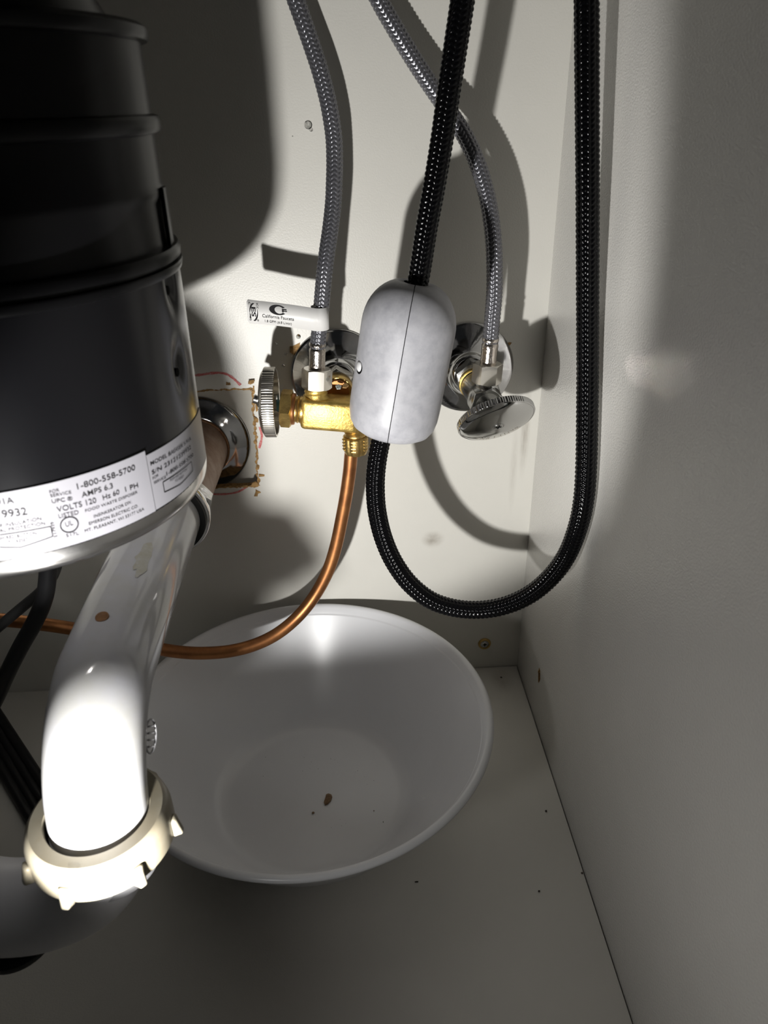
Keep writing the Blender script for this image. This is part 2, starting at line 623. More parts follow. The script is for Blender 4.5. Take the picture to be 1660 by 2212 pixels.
def wall_ribbon(name, pts, w, m, parent, n=60, y=-0.00025, jit=0.2):
    path, s = resample([(p[0], y, p[2]) for p in pts], 0.0012)
    T = np.gradient(path, axis=0)
    T /= np.linalg.norm(T, axis=1)[:, None]
    vs = []
    for i, p in enumerate(path):
        nx, nz = -T[i][2], T[i][0]
        ww = w * 0.5 * (1 + random.uniform(-jit, jit))
        for sgn, yy in ((1, 0), (-1, 0)):
            vs.append((p[0] + nx * ww * sgn, p[1] + yy, p[2] + nz * ww * sgn))
    fs = [(2 * i, 2 * i + 1, 2 * i + 3, 2 * i + 2) for i in range(len(path) - 1)]
    return mesh(name, vs, fs, m, parent, smooth=False)


wall_ribbon('pencil_line', [(-0.2478, 0.0000, 0.2716), (-0.2398, 0.0000, 0.2720), (-0.2308, 0.0000, 0.2730), (-0.2233, 0.0000, 0.2727), (-0.2179, 0.0000, 0.2699), (-0.2122, 0.0000, 0.2636)], 0.0017, M['red_wax'], wall_back)
wall_ribbon('pencil_line', [(-0.2021, 0.0000, 0.2321), (-0.2011, 0.0000, 0.2256), (-0.2023, 0.0000, 0.2203), (-0.2040, 0.0000, 0.2156)], 0.0016, M['red_wax'], wall_back)
wall_ribbon('pencil_line', [(-0.2485, 0.0000, 0.1818), (-0.2412, 0.0000, 0.1799), (-0.2316, 0.0000, 0.1795), (-0.2228, 0.0000, 0.1810), (-0.2152, 0.0000, 0.1853)], 0.0014, M['red_wax'], wall_back)

flakes = [
    ((-0.2046, -0.0010, 0.2657), (0.1, -1, 0.4), [(-2.2, -1), (-.5, -1.6), (2, -.6), (2.2, 1.4), (.2, 1.2), (-1.8, 1.0)], 0.0008, 0.0012),
    ((-0.2046, 0.0000, 0.2600), (0.3, -1, 0.1), [(-1.4, -.5), (1.0, -2.6), (1.7, 2.6), (.8, 2.9), (.4, -1), (-1.2, .4)], 0.0006, 0.0003),
    ((-0.2207, 0.0000, 0.2650), (0, -1, 0.3), [(-1.4, -1), (1.8, -1), (1.4, .8), (.2, .4), (-1, 1.4)], 0.0008, 0.0002),
    ((-0.2048, 0.0000, 0.2382), (0.4, -1, 0), [(-1, -2.2), (1.8, -2.6), (2.2, -.2), (.6, 1.6), (-1, 2.4)], 0.0010, 0.0002),
    ((-0.2027, 0.0000, 0.2469), (0.3, -1, 0), [(-.8, -3.2), (.9, -2), (.8, 2), (-.4, 4), (-.9, 1)], 0.0006, 0.0),
    ((-0.2044, 0.0000, 0.1940), (0.2, -1, -0.2), [(-2.2, -.9), (2.0, -1.2), (2.2, .3), (.2, .8), (-1.8, 1.2)], 0.0008, 0.0),
    ((-0.2099, 0.0000, 0.1870), (0.2, -1, -0.3), [(-3, -.8), (-1, -3), (2, -2.2), (2.6, .6), (.8, 2.4), (-2, 1.6)], 0.0012, 0.0),
    ((-0.2092, 0.0000, 0.1796), (0.1, -1, -0.1), [(-2.4, -2.8), (.2, -3.2), (.8, -.8), (3, -.2), (2.6, .8), (.6, 1.8), (-.6, 3), (-1, .4)], 0.0006, 0.0),
    ((-0.2060, 0.0000, 0.2094), (0.3, -1, 0), [(-.6, -4), (.7, -2), (.6, 3), (-.2, 4), (-.8, 1)], 0.0005, 0.0),
    ((-0.1732, 0.0000, 0.2876), (0, -1, 0.1), [(-3.2, -1.8), (.6, -4.4), (3.6, .6), (4.2, 4.6), (-.6, 2.4), (-2.8, 2.2)], 0.0007, 0.0),
    ((-0.0253, 0.0000, 0.2867), (0, -1, 0.1), [(-1.4, -1.8), (.6, -1.2), (1.8, .6), (.2, .8), (-1, .6)], 0.0006, 0.0),
]
for c, n, pts, th, lift in flakes:
    vs, fs = chip(c, n, pts, th, lift)
    mesh('splinter', vs, fs, M['fibre'], wall_back, smooth=False)

for (u, rx, rz) in [((-0.1549, 0.0000, 0.4236), 0.0024, 0.0026), ((-0.1534, 0.0000, 0.4211), 0.0012, 0.0014), ((-0.1647, 0.0000, 0.4176), 0.0004, 0.0004),
                    ((-0.1851, 0.0000, 0.2918), 0.0010, 0.0013), ((-0.1810, 0.0000, 0.3040), 0.0008, 0.0012), ((-0.1814, 0.0000, 0.2765), 0.0012, 0.0014),
                    ((-0.1698, 0.0000, 0.2964), 0.0016, 0.0015), ((-0.1792, 0.0000, 0.2845), 0.0010, 0.0012)]:
    vs, fs = solid(u, (0, -1, 0), [(rx, 0.0001), (rx * .8, rx * .16), (rx * .4, rx * .24), (rx * .05, rx * .26)], 16)
    mesh('water_droplet', vs, fs, M['water'], wall_back, angle=180)

def edge_ribbon(pts, w):
    wall_ribbon('torn_edge', [(p[0], 0, p[1]) for p in pts], w, M['fibre'], wall_back, y=-0.0003, jit=0.75)


edge_ribbon(hole[0:27], 0.0011)
edge_ribbon(hole[26:61], 0.0016)
edge_ribbon(hole[60:87], 0.0014)

# cross-head screw with its cup washer, low in the back panel
sp = (-0.0302, 0.0000, 0.0259)
t = thing('panel_screw', 'cross-head screw in a brass cup washer, low on the back panel beside the corner', 'screw', sp)
mesh('cup_washer', *solid(sp, (0, -1, 0), [(0.0056, 0.0), (0.0056, 0.0006), (0.0050, 0.0017), (0.0040, 0.0017), (0.0037, 0.0009)], 40), M['brass_nut'], t)
n = 24
vs, fs = lathe(sp, (0, -1, 0), [(0.0036, 0.0004), (0.0036, 0.0013), (0.0026, 0.0017), (0.0018, 0.0018)], n)
mesh('screw_head', *cap(vs, fs, n), M['chrome_rough'], t)
cr = add(rbox((sp[0] - .0016, sp[1] - .0020, sp[2] - .0004), (sp[0] + .0016, sp[1] - .0015, sp[2] + .0004), 0),
         rbox((sp[0] - .0004, sp[1] - .00201, sp[2] - .0016), (sp[0] + .0004, sp[1] - .0015, sp[2] + .0016), 0))
mesh('cross_slot', *cr, M['hole'], t, smooth=False)

# ------------------------------------------------------------------ garbage disposer
DX, DY = -0.284, -0.191
t = thing('garbage_disposer', 'black cylindrical garbage disposer hanging at the left, silver rating labels around its foot', 'garbage disposer', (DX, DY, 0.281))
n = 160
zs = np.linspace(0.2905, 0.3785, 90)
th = np.linspace(0, 2 * PI, 240, endpoint=False)
dents = [(math.radians(-7.0), 0.3745, 0.0042, 0.0085), (math.radians(-9.5), 0.3422, 0.0042, 0.0085)]
vs = []
for z in zs:
    f = (z - zs[0]) / (zs[-1] - zs[0])
    r0 = 0.0786 + 0.0004 * f
    for a in th:
        r = r0
        for (da, dz, wa, wz) in dents:
            d = (a - da + PI) % (2 * PI) - PI
            r -= 0.0030 * math.exp(-(d * r0 / wa) ** 2 - ((z - dz) / wz) ** 2)
        vs.append((DX + r * math.cos(a), DY + r * math.sin(a), z))
body = mesh('lower_housing', np.array(vs), grid_faces(len(zs), 240), M['black_can'], t, angle=180)
for (da, dz, wa, wz) in dents:
    r = 0.0768
    c = V((DX + r * math.cos(da), DY + r * math.sin(da), dz - 0.003))
    vs, fs = solid(c, (math.cos(da), math.sin(da), 0), [(0.0018, -0.0006), (0.0018, 0.0004), (0.0003, 0.0005)], 18)
    mesh('vent_hole', vs, fs, M['hole'], t)
mesh('bottom_rim', *solid((DX, DY, 0), (0, 0, 1), [(0.068, 0.2835), (0.0735, 0.2815), (0.0768, 0.2828), (0.0784, 0.2856), (0.0788, 0.2885), (0.0786, 0.2912)], n), M['steel'], t)
mesh('flange', *solid((DX, DY, 0), (0, 0, 1), [(0.0785, 0.3770), (0.0800, 0.3775), (0.0807, 0.3800), (0.0804, 0.3808), (0.0785, 0.3812), (0.0785, 0.3820), (0.0803, 0.3824), (0.0806, 0.3850), (0.0796, 0.3868), (0.0755, 0.3872)], n), M['black_plastic'], t)
mesh('upper_housing', *solid((DX, DY, 0), (0, 0, 1), [(0.0764, 0.3868), (0.0764, 0.4030), (0.0773, 0.4050), (0.0774, 0.4075), (0.0766, 0.4098), (0.0766, 0.4262), (0.0766, 0.4320), (0.0764, 0.4560), (0.070, 0.4565)], n), M['black_plastic'], t)
mesh('collar', *solid((DX, DY, 0), (0, 0, 1), [(0.0764, 0.4258), (0.0790, 0.4268), (0.0796, 0.4280), (0.0796, 0.4310), (0.0790, 0.4322), (0.0764, 0.4330)], n), M['black_plastic'], t)
mesh('top_flange', *solid((DX, DY, 0), (0, 0, 1), [(0.0764, 0.4555), (0.0788, 0.4562), (0.0795, 0.4575), (0.0794, 0.4600), (0.0775, 0.4615), (0.0672, 0.4618), (0.0630, 0.4695), (0.0600, 0.51)], n), M['black_plastic'], t)
mesh('mounting_neck', *solid((DX, DY, 0), (0, 0, 1), [(0.0595, 0.505), (0.066, 0.51), (0.068, 0.53), (0.060, 0.54), (0.048, 0.56), (0.048, HZ)], 80), M['black_plastic'], t)
# mounting tab standing on the flange at the right
ta = math.radians(2)
a, b, w = frame((math.cos(ta), math.sin(ta), 0))
m4 = basis((DX + 0.0772 * math.cos(ta), DY + 0.0772 * math.sin(ta), 0.3870), a, (0, 0, 1), w)
mesh('mounting_tab', *xform(rbox((-0.004, 0, -0.0002), (0.004, 0.021, 0.0014), 0.0004), m4), M['black_plastic'], t)


def cyl_patch(name, a0, a1, z0, z1, r, m, parent, n=40):
    vs = []
    for i in range(n + 1):
        a = math.radians(a0 + (a1 - a0) * i / n)
        for (rr, z) in ((r - .0006, z0), (r, z0), (r, z1), (r - .0006, z1)):
            vs.append((DX + rr * math.cos(a), DY + rr * math.sin(a), z))
    fs = []
    for i in range(n):
        for k in range(3):
            fs.append((4 * i + k, 4 * i + 4 + k, 4 * i + 5 + k, 4 * i + 1 + k))
    fs.append((0, 1, 2, 3))
    fs.append((4 * n + 3, 4 * n + 2, 4 * n + 1, 4 * n))
    return mesh(name, vs, fs, m, parent, angle=30)


RL = 0.0793
lab2 = cyl_patch('rating_label', -34.0, 6.0, 0.2920, 0.3160, 0.0791, M['label'], t)
lab2['label'] = 'short silver label with the serial number, at the right end of the foot'
lab1 = cyl_patch('rating_label', -150.0, -33.6, 0.2918, 0.3182, RL, M['label'], t, n=80)
lab1['label'] = 'long silver rating label wrapped around the front of the foot'


def cyl_text(s, p0, p1, h, parent, r, bold=0.006):
    """lettering wrapped on the housing from baseline start p0 to end p1 (angle in degrees, height); h = cap height"""
    vs, fs = text_mesh(s, bold=bold)
    xs = [v[0] for v in vs]
    x0, x1 = min(xs), max(xs)
    out = []
    for (x, y) in vs:
        f = (x - x0) / (x1 - x0)
        a = math.radians(p0[0] + (p1[0] - p0[0]) * f)
        z = p0[1] + (p1[1] - p0[1]) * f + y / CAP * h
        out.append((DX + r * math.cos(a), DY + r * math.sin(a), z))
    return mesh('lettering', out, fs, M['ink'], parent, smooth=False)


RT = RL + 0.00012
Z = 0.00022
cyl_text('91A', (-74.41, 0.3138), (-70.43, 0.3136), 0.0025, lab1, RT)
cyl_text('9932', (-73.94, 0.3087), (-68.14, 0.3082), 0.0031, lab1, RT)
cyl_text('OF INSULATION', (-76.40, 0.3050), (-65.29, 0.3049), 0.0015, lab1, RT, 0.0)
cyl_text('AL PROTECTION', (-75.63, 0.3031), (-64.73, 0.3027), 0.0015, lab1, RT, 0.0)
cyl_text('PUSH RED BUTTON', (-77.66, 0.3003), (-67.33, 0.2996), 0.0014, lab1, RT, 0.0)
cyl_text('TO RESET', (-74.42, 0.2979), (-69.61, 0.2978), 0.0014, lab1, RT, 0.0)
cyl_text('FOR', (-61.85, 0.3143), (-59.43, 0.3143), 0.0013, lab1, RT, 0.0)
cyl_text('SERVICE', (-61.87, 0.3128), (-56.69, 0.3122), 0.0013, lab1, RT, 0.0)
cyl_text('UPC \u00ae', (-61.89, 0.3104), (-56.74, 0.3095), 0.0016, lab1, RT)
cyl_text('1-800-558-5700', (-54.98, 0.3131), (-37.91, 0.3126), 0.0024, lab1, RT)
cyl_text('AMPS 6.3', (-54.38, 0.3094), (-45.61, 0.3091), 0.0022, lab1, RT)
cyl_text('VOLTS 120', (-61.18, 0.3064), (-50.92, 0.3057), 0.0023, lab1, RT)
cyl_text('Hz 60', (-49.06, 0.3057), (-44.12, 0.3057), 0.0021, lab1, RT)
cyl_text('1 PH', (-42.30, 0.3056), (-38.10, 0.3051), 0.0021, lab1, RT)
cyl_text('LISTED', (-61.17, 0.3039), (-56.08, 0.3034), 0.0018, lab1, RT, 0.0)
cyl_text('FOOD WASTE DISPOSER', (-54.35, 0.3033), (-38.68, 0.3029), 0.0012, lab1, RT, 0.0)
cyl_text('INSINKERATOR DIV.', (-52.51, 0.2999), (-41.04, 0.3000), 0.0013, lab1, RT, 0.0)
cyl_text('EMERSON ELECTRIC CO.', (-54.19, 0.2977), (-39.33, 0.2972), 0.0013, lab1, RT, 0.0)
cyl_text('MT. PLEASANT, WI 53177 USA', (-55.69, 0.2953), (-37.65, 0.2947), 0.0013, lab1, RT, 0.0)
cyl_text('517L', (-60.55, 0.2956), (-57.25, 0.2952), 0.0014, lab1, RT, 0.0)
cyl_text('UL', (-60.04, 0.2997), (-58.10, 0.2998), 0.0022, lab1, RT, 0.0)
R2 = 0.0791 + 0.00012
cyl_text('MODEL BADGER 5-91A', (-32.40, 0.3111), (-10.57, 0.3099), 0.0017, lab2, R2, 0.004)
cyl_text('S/N 23121239932', (-32.49, 0.3072), (-11.57, 0.3064), 0.0019, lab2, R2, 0.004)
cyl_text('FOR', (-32.56, 0.3050), (-30.17, 0.3052), 0.0012, lab2, R2, 0.0)
cyl_text('SERVICE', (-32.45, 0.3030), (-27.34, 0.3026), 0.0012, lab2, R2, 0.0)
cyl_text('1-800-558-5700', (-26.92, 0.3033), (-10.67, 0.3024), 0.0017, lab2, R2, 0.004)
cyl_text('PUSH RED BUTTON', (-25.84, 0.3000), (-16.50, 0.2993), 0.0011, lab2, R2, 0.0)
cyl_text('TO RESET', (-23.60, 0.2982), (-18.72, 0.2975), 0.0011, lab2, R2, 0.0)
# E17939 reads upwards
vs, fs = text_mesh('E17939')
xs = [v[0] for v in vs]
e0, e1 = (-62.61, 0.2969), (-62.29, 0.3031)
out = []
for (x, y) in vs:
    f = (x - min(xs)) / (max(xs) - min(xs))
    z = e0[1] + (e1[1] - e0[1]) * f
    a = math.radians(e0[0] - math.degrees(y / CAP * 0.0014 / RT))
    out.append((DX + RT * math.cos(a), DY + RT * math.sin(a), z))
mesh('lettering', out, fs, M['ink'], lab1, smooth=False)


def cyl_line(pts, w, parent, r, closed=False, name='printed_line'):
    P = [(math.radians(p[0]) * r, p[1]) for p in pts]
    if closed:
        P.append(P[0])
    Q = []
    for i in range(len(P) - 1):
        k = max(1, int(math.dist(P[i], P[i + 1]) / 0.002))
        for j in range(k):
            Q.append((P[i][0] + (P[i + 1][0] - P[i][0]) * j / k, P[i][1] + (P[i + 1][1] - P[i][1]) * j / k))
    Q.append(P[-1])
    vs, fs = [], []
    for i in range(len(Q) - 1):
        (x0, z0), (x1, z1) = Q[i], Q[i + 1]
        L = math.hypot(x1 - x0, z1 - z0) or 1
        nx, nz = -(z1 - z0) / L * w / 2, (x1 - x0) / L * w / 2
        b = len(vs)
        for (x, z) in ((x0 + nx, z0 + nz), (x0 - nx, z0 - nz), (x1 - nx, z1 - nz), (x1 + nx, z1 + nz)):
            vs.append((DX + r * math.cos(x / r), DY + r * math.sin(x / r), z))
        fs.append((b, b + 1, b + 2, b + 3))
    return mesh(name, vs, fs, M['ink'], parent, smooth=False)


cyl_line([(-75.79, 0.3022), (-63.63, 0.3016), (-63.76, 0.2974), (-71.87, 0.2958), (-76.65, 0.2973)], 0.00035, lab1, RT)
cyl_line([(-28.95, 0.3017), (-12.78, 0.3011), (-12.73, 0.2967), (-21.28, 0.2958), (-28.98, 0.2972)], 0.00035, lab2, R2, True)
uc = (-59.05, 0.3003)
cyl_line([(uc[0] + math.degrees(0.0031 / RT) * math.cos(2 * PI * i / 32), uc[1] + 0.0031 * math.sin(2 * PI * i / 32)) for i in range(32)], 0.0005, lab1, RT, True)

# ------------------------------------------------------------------ drain trap (white arm, ivory nut, white bend)
TX = -0.2485
t = thing('drain_trap', 'white plastic drain trap with a ribbed ivory slip nut under the black disposer', 'drain trap', (TX, -0.2885, 0.086))
arm_pts = [(TX, -0.1075, 0.2218), (TX, -0.12, 0.222), (TX, -0.16, 0.222), (TX, -0.20, 0.2217), (TX, -0.225, 0.2210)]
for k in range(1, 10):
    a = math.radians(10 * k)
    arm_pts.append((TX, -0.238 - 0.049 * math.sin(a), 0.172 + 0.049 * math.cos(a)))
arm_pts += [(TX, -0.2870, 0.160), (TX, -0.2870, 0.150)]
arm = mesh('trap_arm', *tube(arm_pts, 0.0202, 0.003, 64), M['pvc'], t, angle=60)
NC = V((TX, -0.2885, 0.0))


def nut_r(i, t_, r):
    return r


nut = mesh('slip_nut', *lathe(NC, (0, 0, 1), [(0.0206, 0.1790), (0.0207, 0.1814), (0.0212, 0.1822), (0.0262, 0.1822), (0.0272, 0.1815), (0.0280, 0.1802), (0.0287, 0.1785),
                                              (0.0293, 0.1760), (0.0294, 0.1690), (0.0292, 0.1665), (0.0230, 0.1660), (0.0206, 0.1662), (0.0206, 0.1790)], 96), M['ivory'], t, angle=35)
for deg in (-101, -48, 1, 57, 110, 167, -143):
    a = math.radians(deg)
    ca, sa = math.cos(a), math.sin(a)
    m4 = basis((NC[0], NC[1], 0.1668), (ca, sa, 0), (-sa, ca, 0), (0, 0, 1))
    vs, fs = rbox((0.0285, -0.0026, -0.0008), (0.0330, 0.0026, 0.0088), 0.0014)
    out = []
    for v in vs:
        q = V(v)
        if q.x > 0.030 and q.z > 0.005:
            q.x -= 0.0016
        if q.x > 0.031:
            q.y *= 0.7
        out.append(tuple(m4 @ q))
    mesh('grip_lug', out, fs, M['ivory'], nut, angle=60)
# moulded size mark on the nut's face
vs, fs = text_mesh('CIP')
xs = [v[0] for v in vs]
mk = []
for (x, y) in vs:
    f = (x - min(xs)) / (max(xs) - min(xs)) - 0.5
    a = math.radians(-94) + f * 0.19
    r = 0.0243 + y / CAP * 0.0016
    mk.append((NC[0] + r * math.cos(a), NC[1] + r * math.sin(a), 0.18226))
mesh('raised_mark', mk, fs, M['ivory'], nut, smooth=False)
# J bend: down out of the nut, under and to the left
jp = []
UC = (TX - 0.045, 0.170)
for k in range(0, 19):
    a = math.radians(10 * k)
    jp.append((UC[0] + 0.045 * math.cos(a), -0.2885, UC[1] - 0.045 * math.sin(a)))
jp = [(TX, -0.2885, 0.1765)] + jp + [(TX - 0.09, -0.2885, 0.19), (TX - 0.09, -0.2885, 0.22)]
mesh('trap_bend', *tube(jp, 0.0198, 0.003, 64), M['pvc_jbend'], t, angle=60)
# plain black disc added under the bend
mesh('bend_disc', *solid((UC[0] - 0.006, -0.2885, 0), (0, 0, 1), [(0.010, 0.1025), (0.0165, 0.1025), (0.0172, 0.1034), (0.0172, 0.1062), (0.0130, 0.1064), (0.0130, 0.1120)], 48), M['rubber'], t)
# gate mark, moulded oval and stains on the arm
gm = V((TX - 0.0005, -0.2335 - 0.002, 0.2414))
gn = V((-0.02, -0.20, 0.95)).normalized()
mesh('gate_mark', *solid(gm - gn * 0.0006, gn, [(0.0029, 0.0), (0.0029, 0.0008), (0.0023, 0.0009), (0.0020, 0.0007), (0.0004, 0.0007)], 28), M['stain'], t)


def arm_point(s_y, ang):
    """point and normal on the straight arm at depth s_y, angle round it (0 = up, + = right)"""
    nrm = V((math.sin(ang), 0, math.cos(ang)))
    return V((TX, s_y, 0.2219)) + nrm * 0.0202, nrm


def arm_stain(y0, a0, ly, la, m, n=14):
    vs = []
    k = 22
    rim = []
    for i in range(k):
        q = 2 * PI * i / k
        j = random.uniform(0.65, 1.1)
        p, nn = arm_point(y0 + ly * j * math.sin(q), a0 + la * j * math.cos(q))
        rim.append(tuple(p + nn * 0.00018))
    p, nn = arm_point(y0, a0)
    vs = rim + [tuple(p + nn * 0.0002)]
    return mesh('stain', vs, [(i, (i + 1) % k, k) for i in range(k)], m, arm, angle=180)


M['stain_pale'] = mat('pale_brown_stain', (0.46, 0.40, 0.26), 0.4, noise=0.3, nscale=500, dark=(0.62, 0.58, 0.48))
M['stain_olive'] = mat('olive_film', (0.33, 0.32, 0.27), 0.18, noise=0.25, nscale=300, dark=(0.385, 0.38, 0.37))
arm_stain(-0.138, 0.18, 0.006, 0.09, M['stain_pale'])
arm_stain(-0.188, 0.35, 0.016, 0.20, M['stain_olive'])
arm_stain(-0.190, -0.98, 0.007, 0.07, M['stain'])
# moulded oval mark on the right of the bend
om = V((TX + 0.0200, -0.266, 0.200))
on = V((0.96, -0.22, 0.16)).normalized()
a_, b_, w_ = frame(on)
ov = [(0.0070 * math.cos(2 * PI * i / 32), 0.0042 * math.sin(2 * PI * i / 32)) for i in range(32)]
ax = V((0, -0.62, -0.78)); ax = (ax - on * ax.dot(on)).normalized(); bx = on.cross(ax)
rim_path = [tuple(om + ax * x + bx * y) for x, y in ov]
vs, fs = [], []
for i in range(32):
    c = V(rim_path[i]); tg = (V(rim_path[(i + 1) % 32]) - V(rim_path[i - 1])).normalized(); s_ = tg.cross(on)
    for k in range(6):
        q = 2 * PI * k / 6
        vs.append(tuple(c + (s_ * math.cos(q) + on * math.sin(q)) * 0.00045))
for i in range(32):
    for k in range(6):
        fs.append((i * 6 + k, i * 6 + (k + 1) % 6, ((i + 1) % 32) * 6 + (k + 1) % 6, ((i + 1) % 32) * 6 + k))
mk = (vs, fs)
for k in range(4):
    c = om + ax * (-0.0042 + 0.0028 * k)
    mk = add(mk, xform(rbox((-0.0004, -0.0022, -0.0004), (0.0004, 0.0022, 0.0007), 0.0002), basis(c, ax, bx, on)))
mesh('moulded_mark', *mk, M['pvc'], arm, angle=60)

# ------------------------------------------------------------------ drain stub in the wall
t = thing('drain_stub', 'rusty drain pipe leaving the wall through a round chrome cover plate', 'pipe', (TX, 0.0, 0.216))
mesh('stub_pipe', *tube([(TX, 0.012, 0.2165), (TX, -0.02, 0.218), (TX, -0.06, 0.2205), (TX, -0.098, 0.2218)], 0.0217, 0.003, 56), M['galv'], t, angle=60)
mesh('escutcheon', *lathe((TX, 0.0125, 0.216), (0, -1, 0), [(0.0366, 0.0), (0.0368, 0.0016), (0.0360, 0.0024), (0.0345, 0.0030), (0.0310, 0.0042), (0.0268, 0.0062), (0.0240, 0.0080), (0.0228, 0.0084), (0.0222, 0.0074)], 96), M['chrome'], t, angle=60)
mesh('sealant_ring', *tube([(TX + 0.0222 * math.cos(2 * PI * i / 40), 0.0005 + random.uniform(-.0004, .0004), 0.2168 + 0.0222 * math.sin(2 * PI * i / 40)) for i in range(41)], 0.0011, 0.002, 10), M['stain'], t, angle=180)
nt_ = hexnut((TX, -0.094, 0.2218), (0, -1, 0), 0.0272, 0.013, turn=0.25)
mesh('slip_nut', *nt_, M['chrome_rough'], t, angle=25)
mesh('nut_collar', *lathe((TX, -0.106, 0.2218), (0, -1, 0), [(0.0205, 0.0), (0.0252, 0.0), (0.0258, 0.0012), (0.0256, 0.0050), (0.0246, 0.0062), (0.0225, 0.0066), (0.0207, 0.0062)], 72), M['chrome'], t, angle=40)
mesh('rubber_washer', *lathe((TX, -0.1118, 0.2218), (0, -1, 0), [(0.0238, 0.0), (0.0234, 0.0022), (0.0214, 0.0028), (0.0202, 0.0024)], 64), M['rubber'], t, angle=60)

# ------------------------------------------------------------------ stop valves
def knurled(origin, axis, R, teeth, m, parent, name='handle', up=(0, 0, 1), th=0.0072):
    """round dished handle: domed face, knurled edge, hollow back (face along +axis)"""
    n = teeth * 4
    prof = [(0.0002, 0.0034), (R * .30, 0.0031), (R * .60, 0.0025), (R * .78, 0.0018), (R * .86, 0.0012), (R * .91, 0.0005), (R * .945, -0.0003), (R * .965, -0.0002), (R * .985, -0.0005),
            (R, -0.0010), (R, -th), (R * .985, -th - 0.0006), (R * .955, -th - 0.0008), (R * .93, -th - 0.0004), (R * .92, -0.0020), (R * .30, -0.0004), (R * .20, -0.0010), (R * .20, -th - 0.0008), (0.0002, -th - 0.0008)]
    def rad(i, t_, r):
        if i in (9, 10):
            k = (t_ * teeth / (2 * PI)) % 1.0
            return r - (0.00042 if k > 0.45 else 0.0)
        return r
    vs, fs = lathe(origin, axis, prof, n, up=up, radial=rad)
    return mesh(name, vs, fs, m, parent, angle=38)


def screw_head(c, axis, r, parent, m, dome=True, name='screw'):
    pr = [(r, -0.0006), (r, 0.0003), (r * .8, 0.0010), (r * .4, 0.0014), (r * .08, 0.0015)] if dome else [(r * 1.12, -0.0002), (r * 1.12, 0.0002), (r, 0.0002), (r, -0.0003), (r * .9, 0.0003), (r * .4, 0.0005), (r * .08, 0.0005)]
    o = mesh(name, *solid(c, axis, pr, 28), m, parent, angle=50)
    a, b, w = frame(axis)
    k = 0.0015 if dome else 0.0006
    cr = add(xform(rbox((-r * .55, -r * .13, k - .0004), (r * .55, r * .13, k + .00005), 0), basis(c, a, b, w)),
             xform(rbox((-r * .13, -r * .55, k - .0004), (r * .13, r * .55, k + .00006), 0), basis(c, a, b, w)))
    mesh('cross_slot', *cr, M['hole'], o, smooth=False)
    return o


ESC = [(0.0318, 0.0), (0.0320, 0.0012), (0.0314, 0.0018), (0.0300, 0.0020), (0.0250, 0.0032), (0.0200, 0.0050), (0.0160, 0.0078), (0.0132, 0.0118), (0.0120, 0.0150), (0.0112, 0.0152), (0.0108, 0.0140)]

# --- left: brass valve, two outlets, handle to the left
EL = (-0.1450, 0.0, 0.2690)
t = thing('brass_shutoff_valve', 'yellow brass shut-off valve with its handle to the left, chrome plate behind it', 'shut-off valve', EL)
mesh('escutcheon', *lathe(EL, (0, -1, 0), ESC, 96), M['chrome'], t, angle=60)
mesh('inlet_pipe', *tube([(EL[0], 0.0, 0.269), (EL[0], -0.01, 0.269), (EL[0], -0.02, 0.269), (EL[0], -0.036, 0.2685)], 0.0079, 0.002, 32), M['copper'], t)
mesh('inlet_nut', *hexnut((EL[0], -0.0165, 0.2688), (0, -1, 0), 0.0124, 0.0105, turn=PI / 6), M['nickel'], t, angle=25)
BL, BR_ = V((-0.1683, -0.0470, 0.2617)), V((-0.1320, -0.0490, 0.2578))
ax_x = (BR_ - BL).normalized()
ax_y = V((0, 1, 0)); ax_y = (ax_y - ax_x * ax_y.dot(ax_x)).normalized()
ax_z = ax_x.cross(ax_y)
Lb = (BR_ - BL).length
MB = basis(BL, ax_x, ax_y, ax_z)
bodyL = rbox((0, -0.0092, -0.0104), (Lb, 0.0092, 0.0098), 0.0030)
inlet_blk = rbox((Lb * .42, 0.002, -0.0075), (Lb * .98, 0.020, 0.0085), 0.002)
mesh('valve_body', *add(xform(bodyL, MB), xform(inlet_blk, MB)), M['brass'], t, angle=35)
mesh('inlet_collar', *solid((EL[0], -0.0255, 0.2675), (0, -1, 0), [(0.0105, 0), (0.0108, 0.001), (0.0108, 0.006), (0.0100, 0.008)], 40), M['brass_nut'], t)
# bonnet towards the handle
mesh('bonnet_thread', *solid(BL + ax_x * 0.002, -ax_x, [(0.0084, 0), (0.0090, 0.0024), (0.0083, 0.0032), (0.0090, 0.0042), (0.0083, 0.0052), (0.0086, 0.0064)], 48), M['brass_nut'], t, angle=60)
mesh('bonnet_washer', *solid(BL - ax_x * 0.0040, -ax_x, [(0.0098, 0), (0.0102, 0.0006), (0.0102, 0.0026), (0.0096, 0.0032)], 48), M['copper'], t)
mesh('bonnet_nut', *hexnut(BL - ax_x * 0.0060, -ax_x, 0.0126, 0.0074, turn=0.1), M['brass_nut'], t, angle=25)
KC = V((-0.1917, -0.0470, 0.2676))
sx = (KC - (BL - ax_x * 0.0132)).normalized()
mesh('stem', *solid(BL - ax_x * 0.0125, sx, [(0.0030, 0.0), (0.0030, 0.006), (0.0028, 0.012), (0.0028, 0.019)], 24), M['steel'], t)
mesh('thread_paste', *solid(BL - ax_x * 0.0130 + ax_z * 0.001, sx, [(0.0042, 0.0), (0.0036, 0.0022), (0.0033, 0.006)], 20), M['blue'], t)
kdir = V((-0.995, 0.02, 0.03)).normalized()
hL = knurled(KC, kdir, 0.0223, 92, M['nickel'], t)
screw_head(KC + kdir * 0.0034, kdir, 0.0034, hL, M['chrome'])
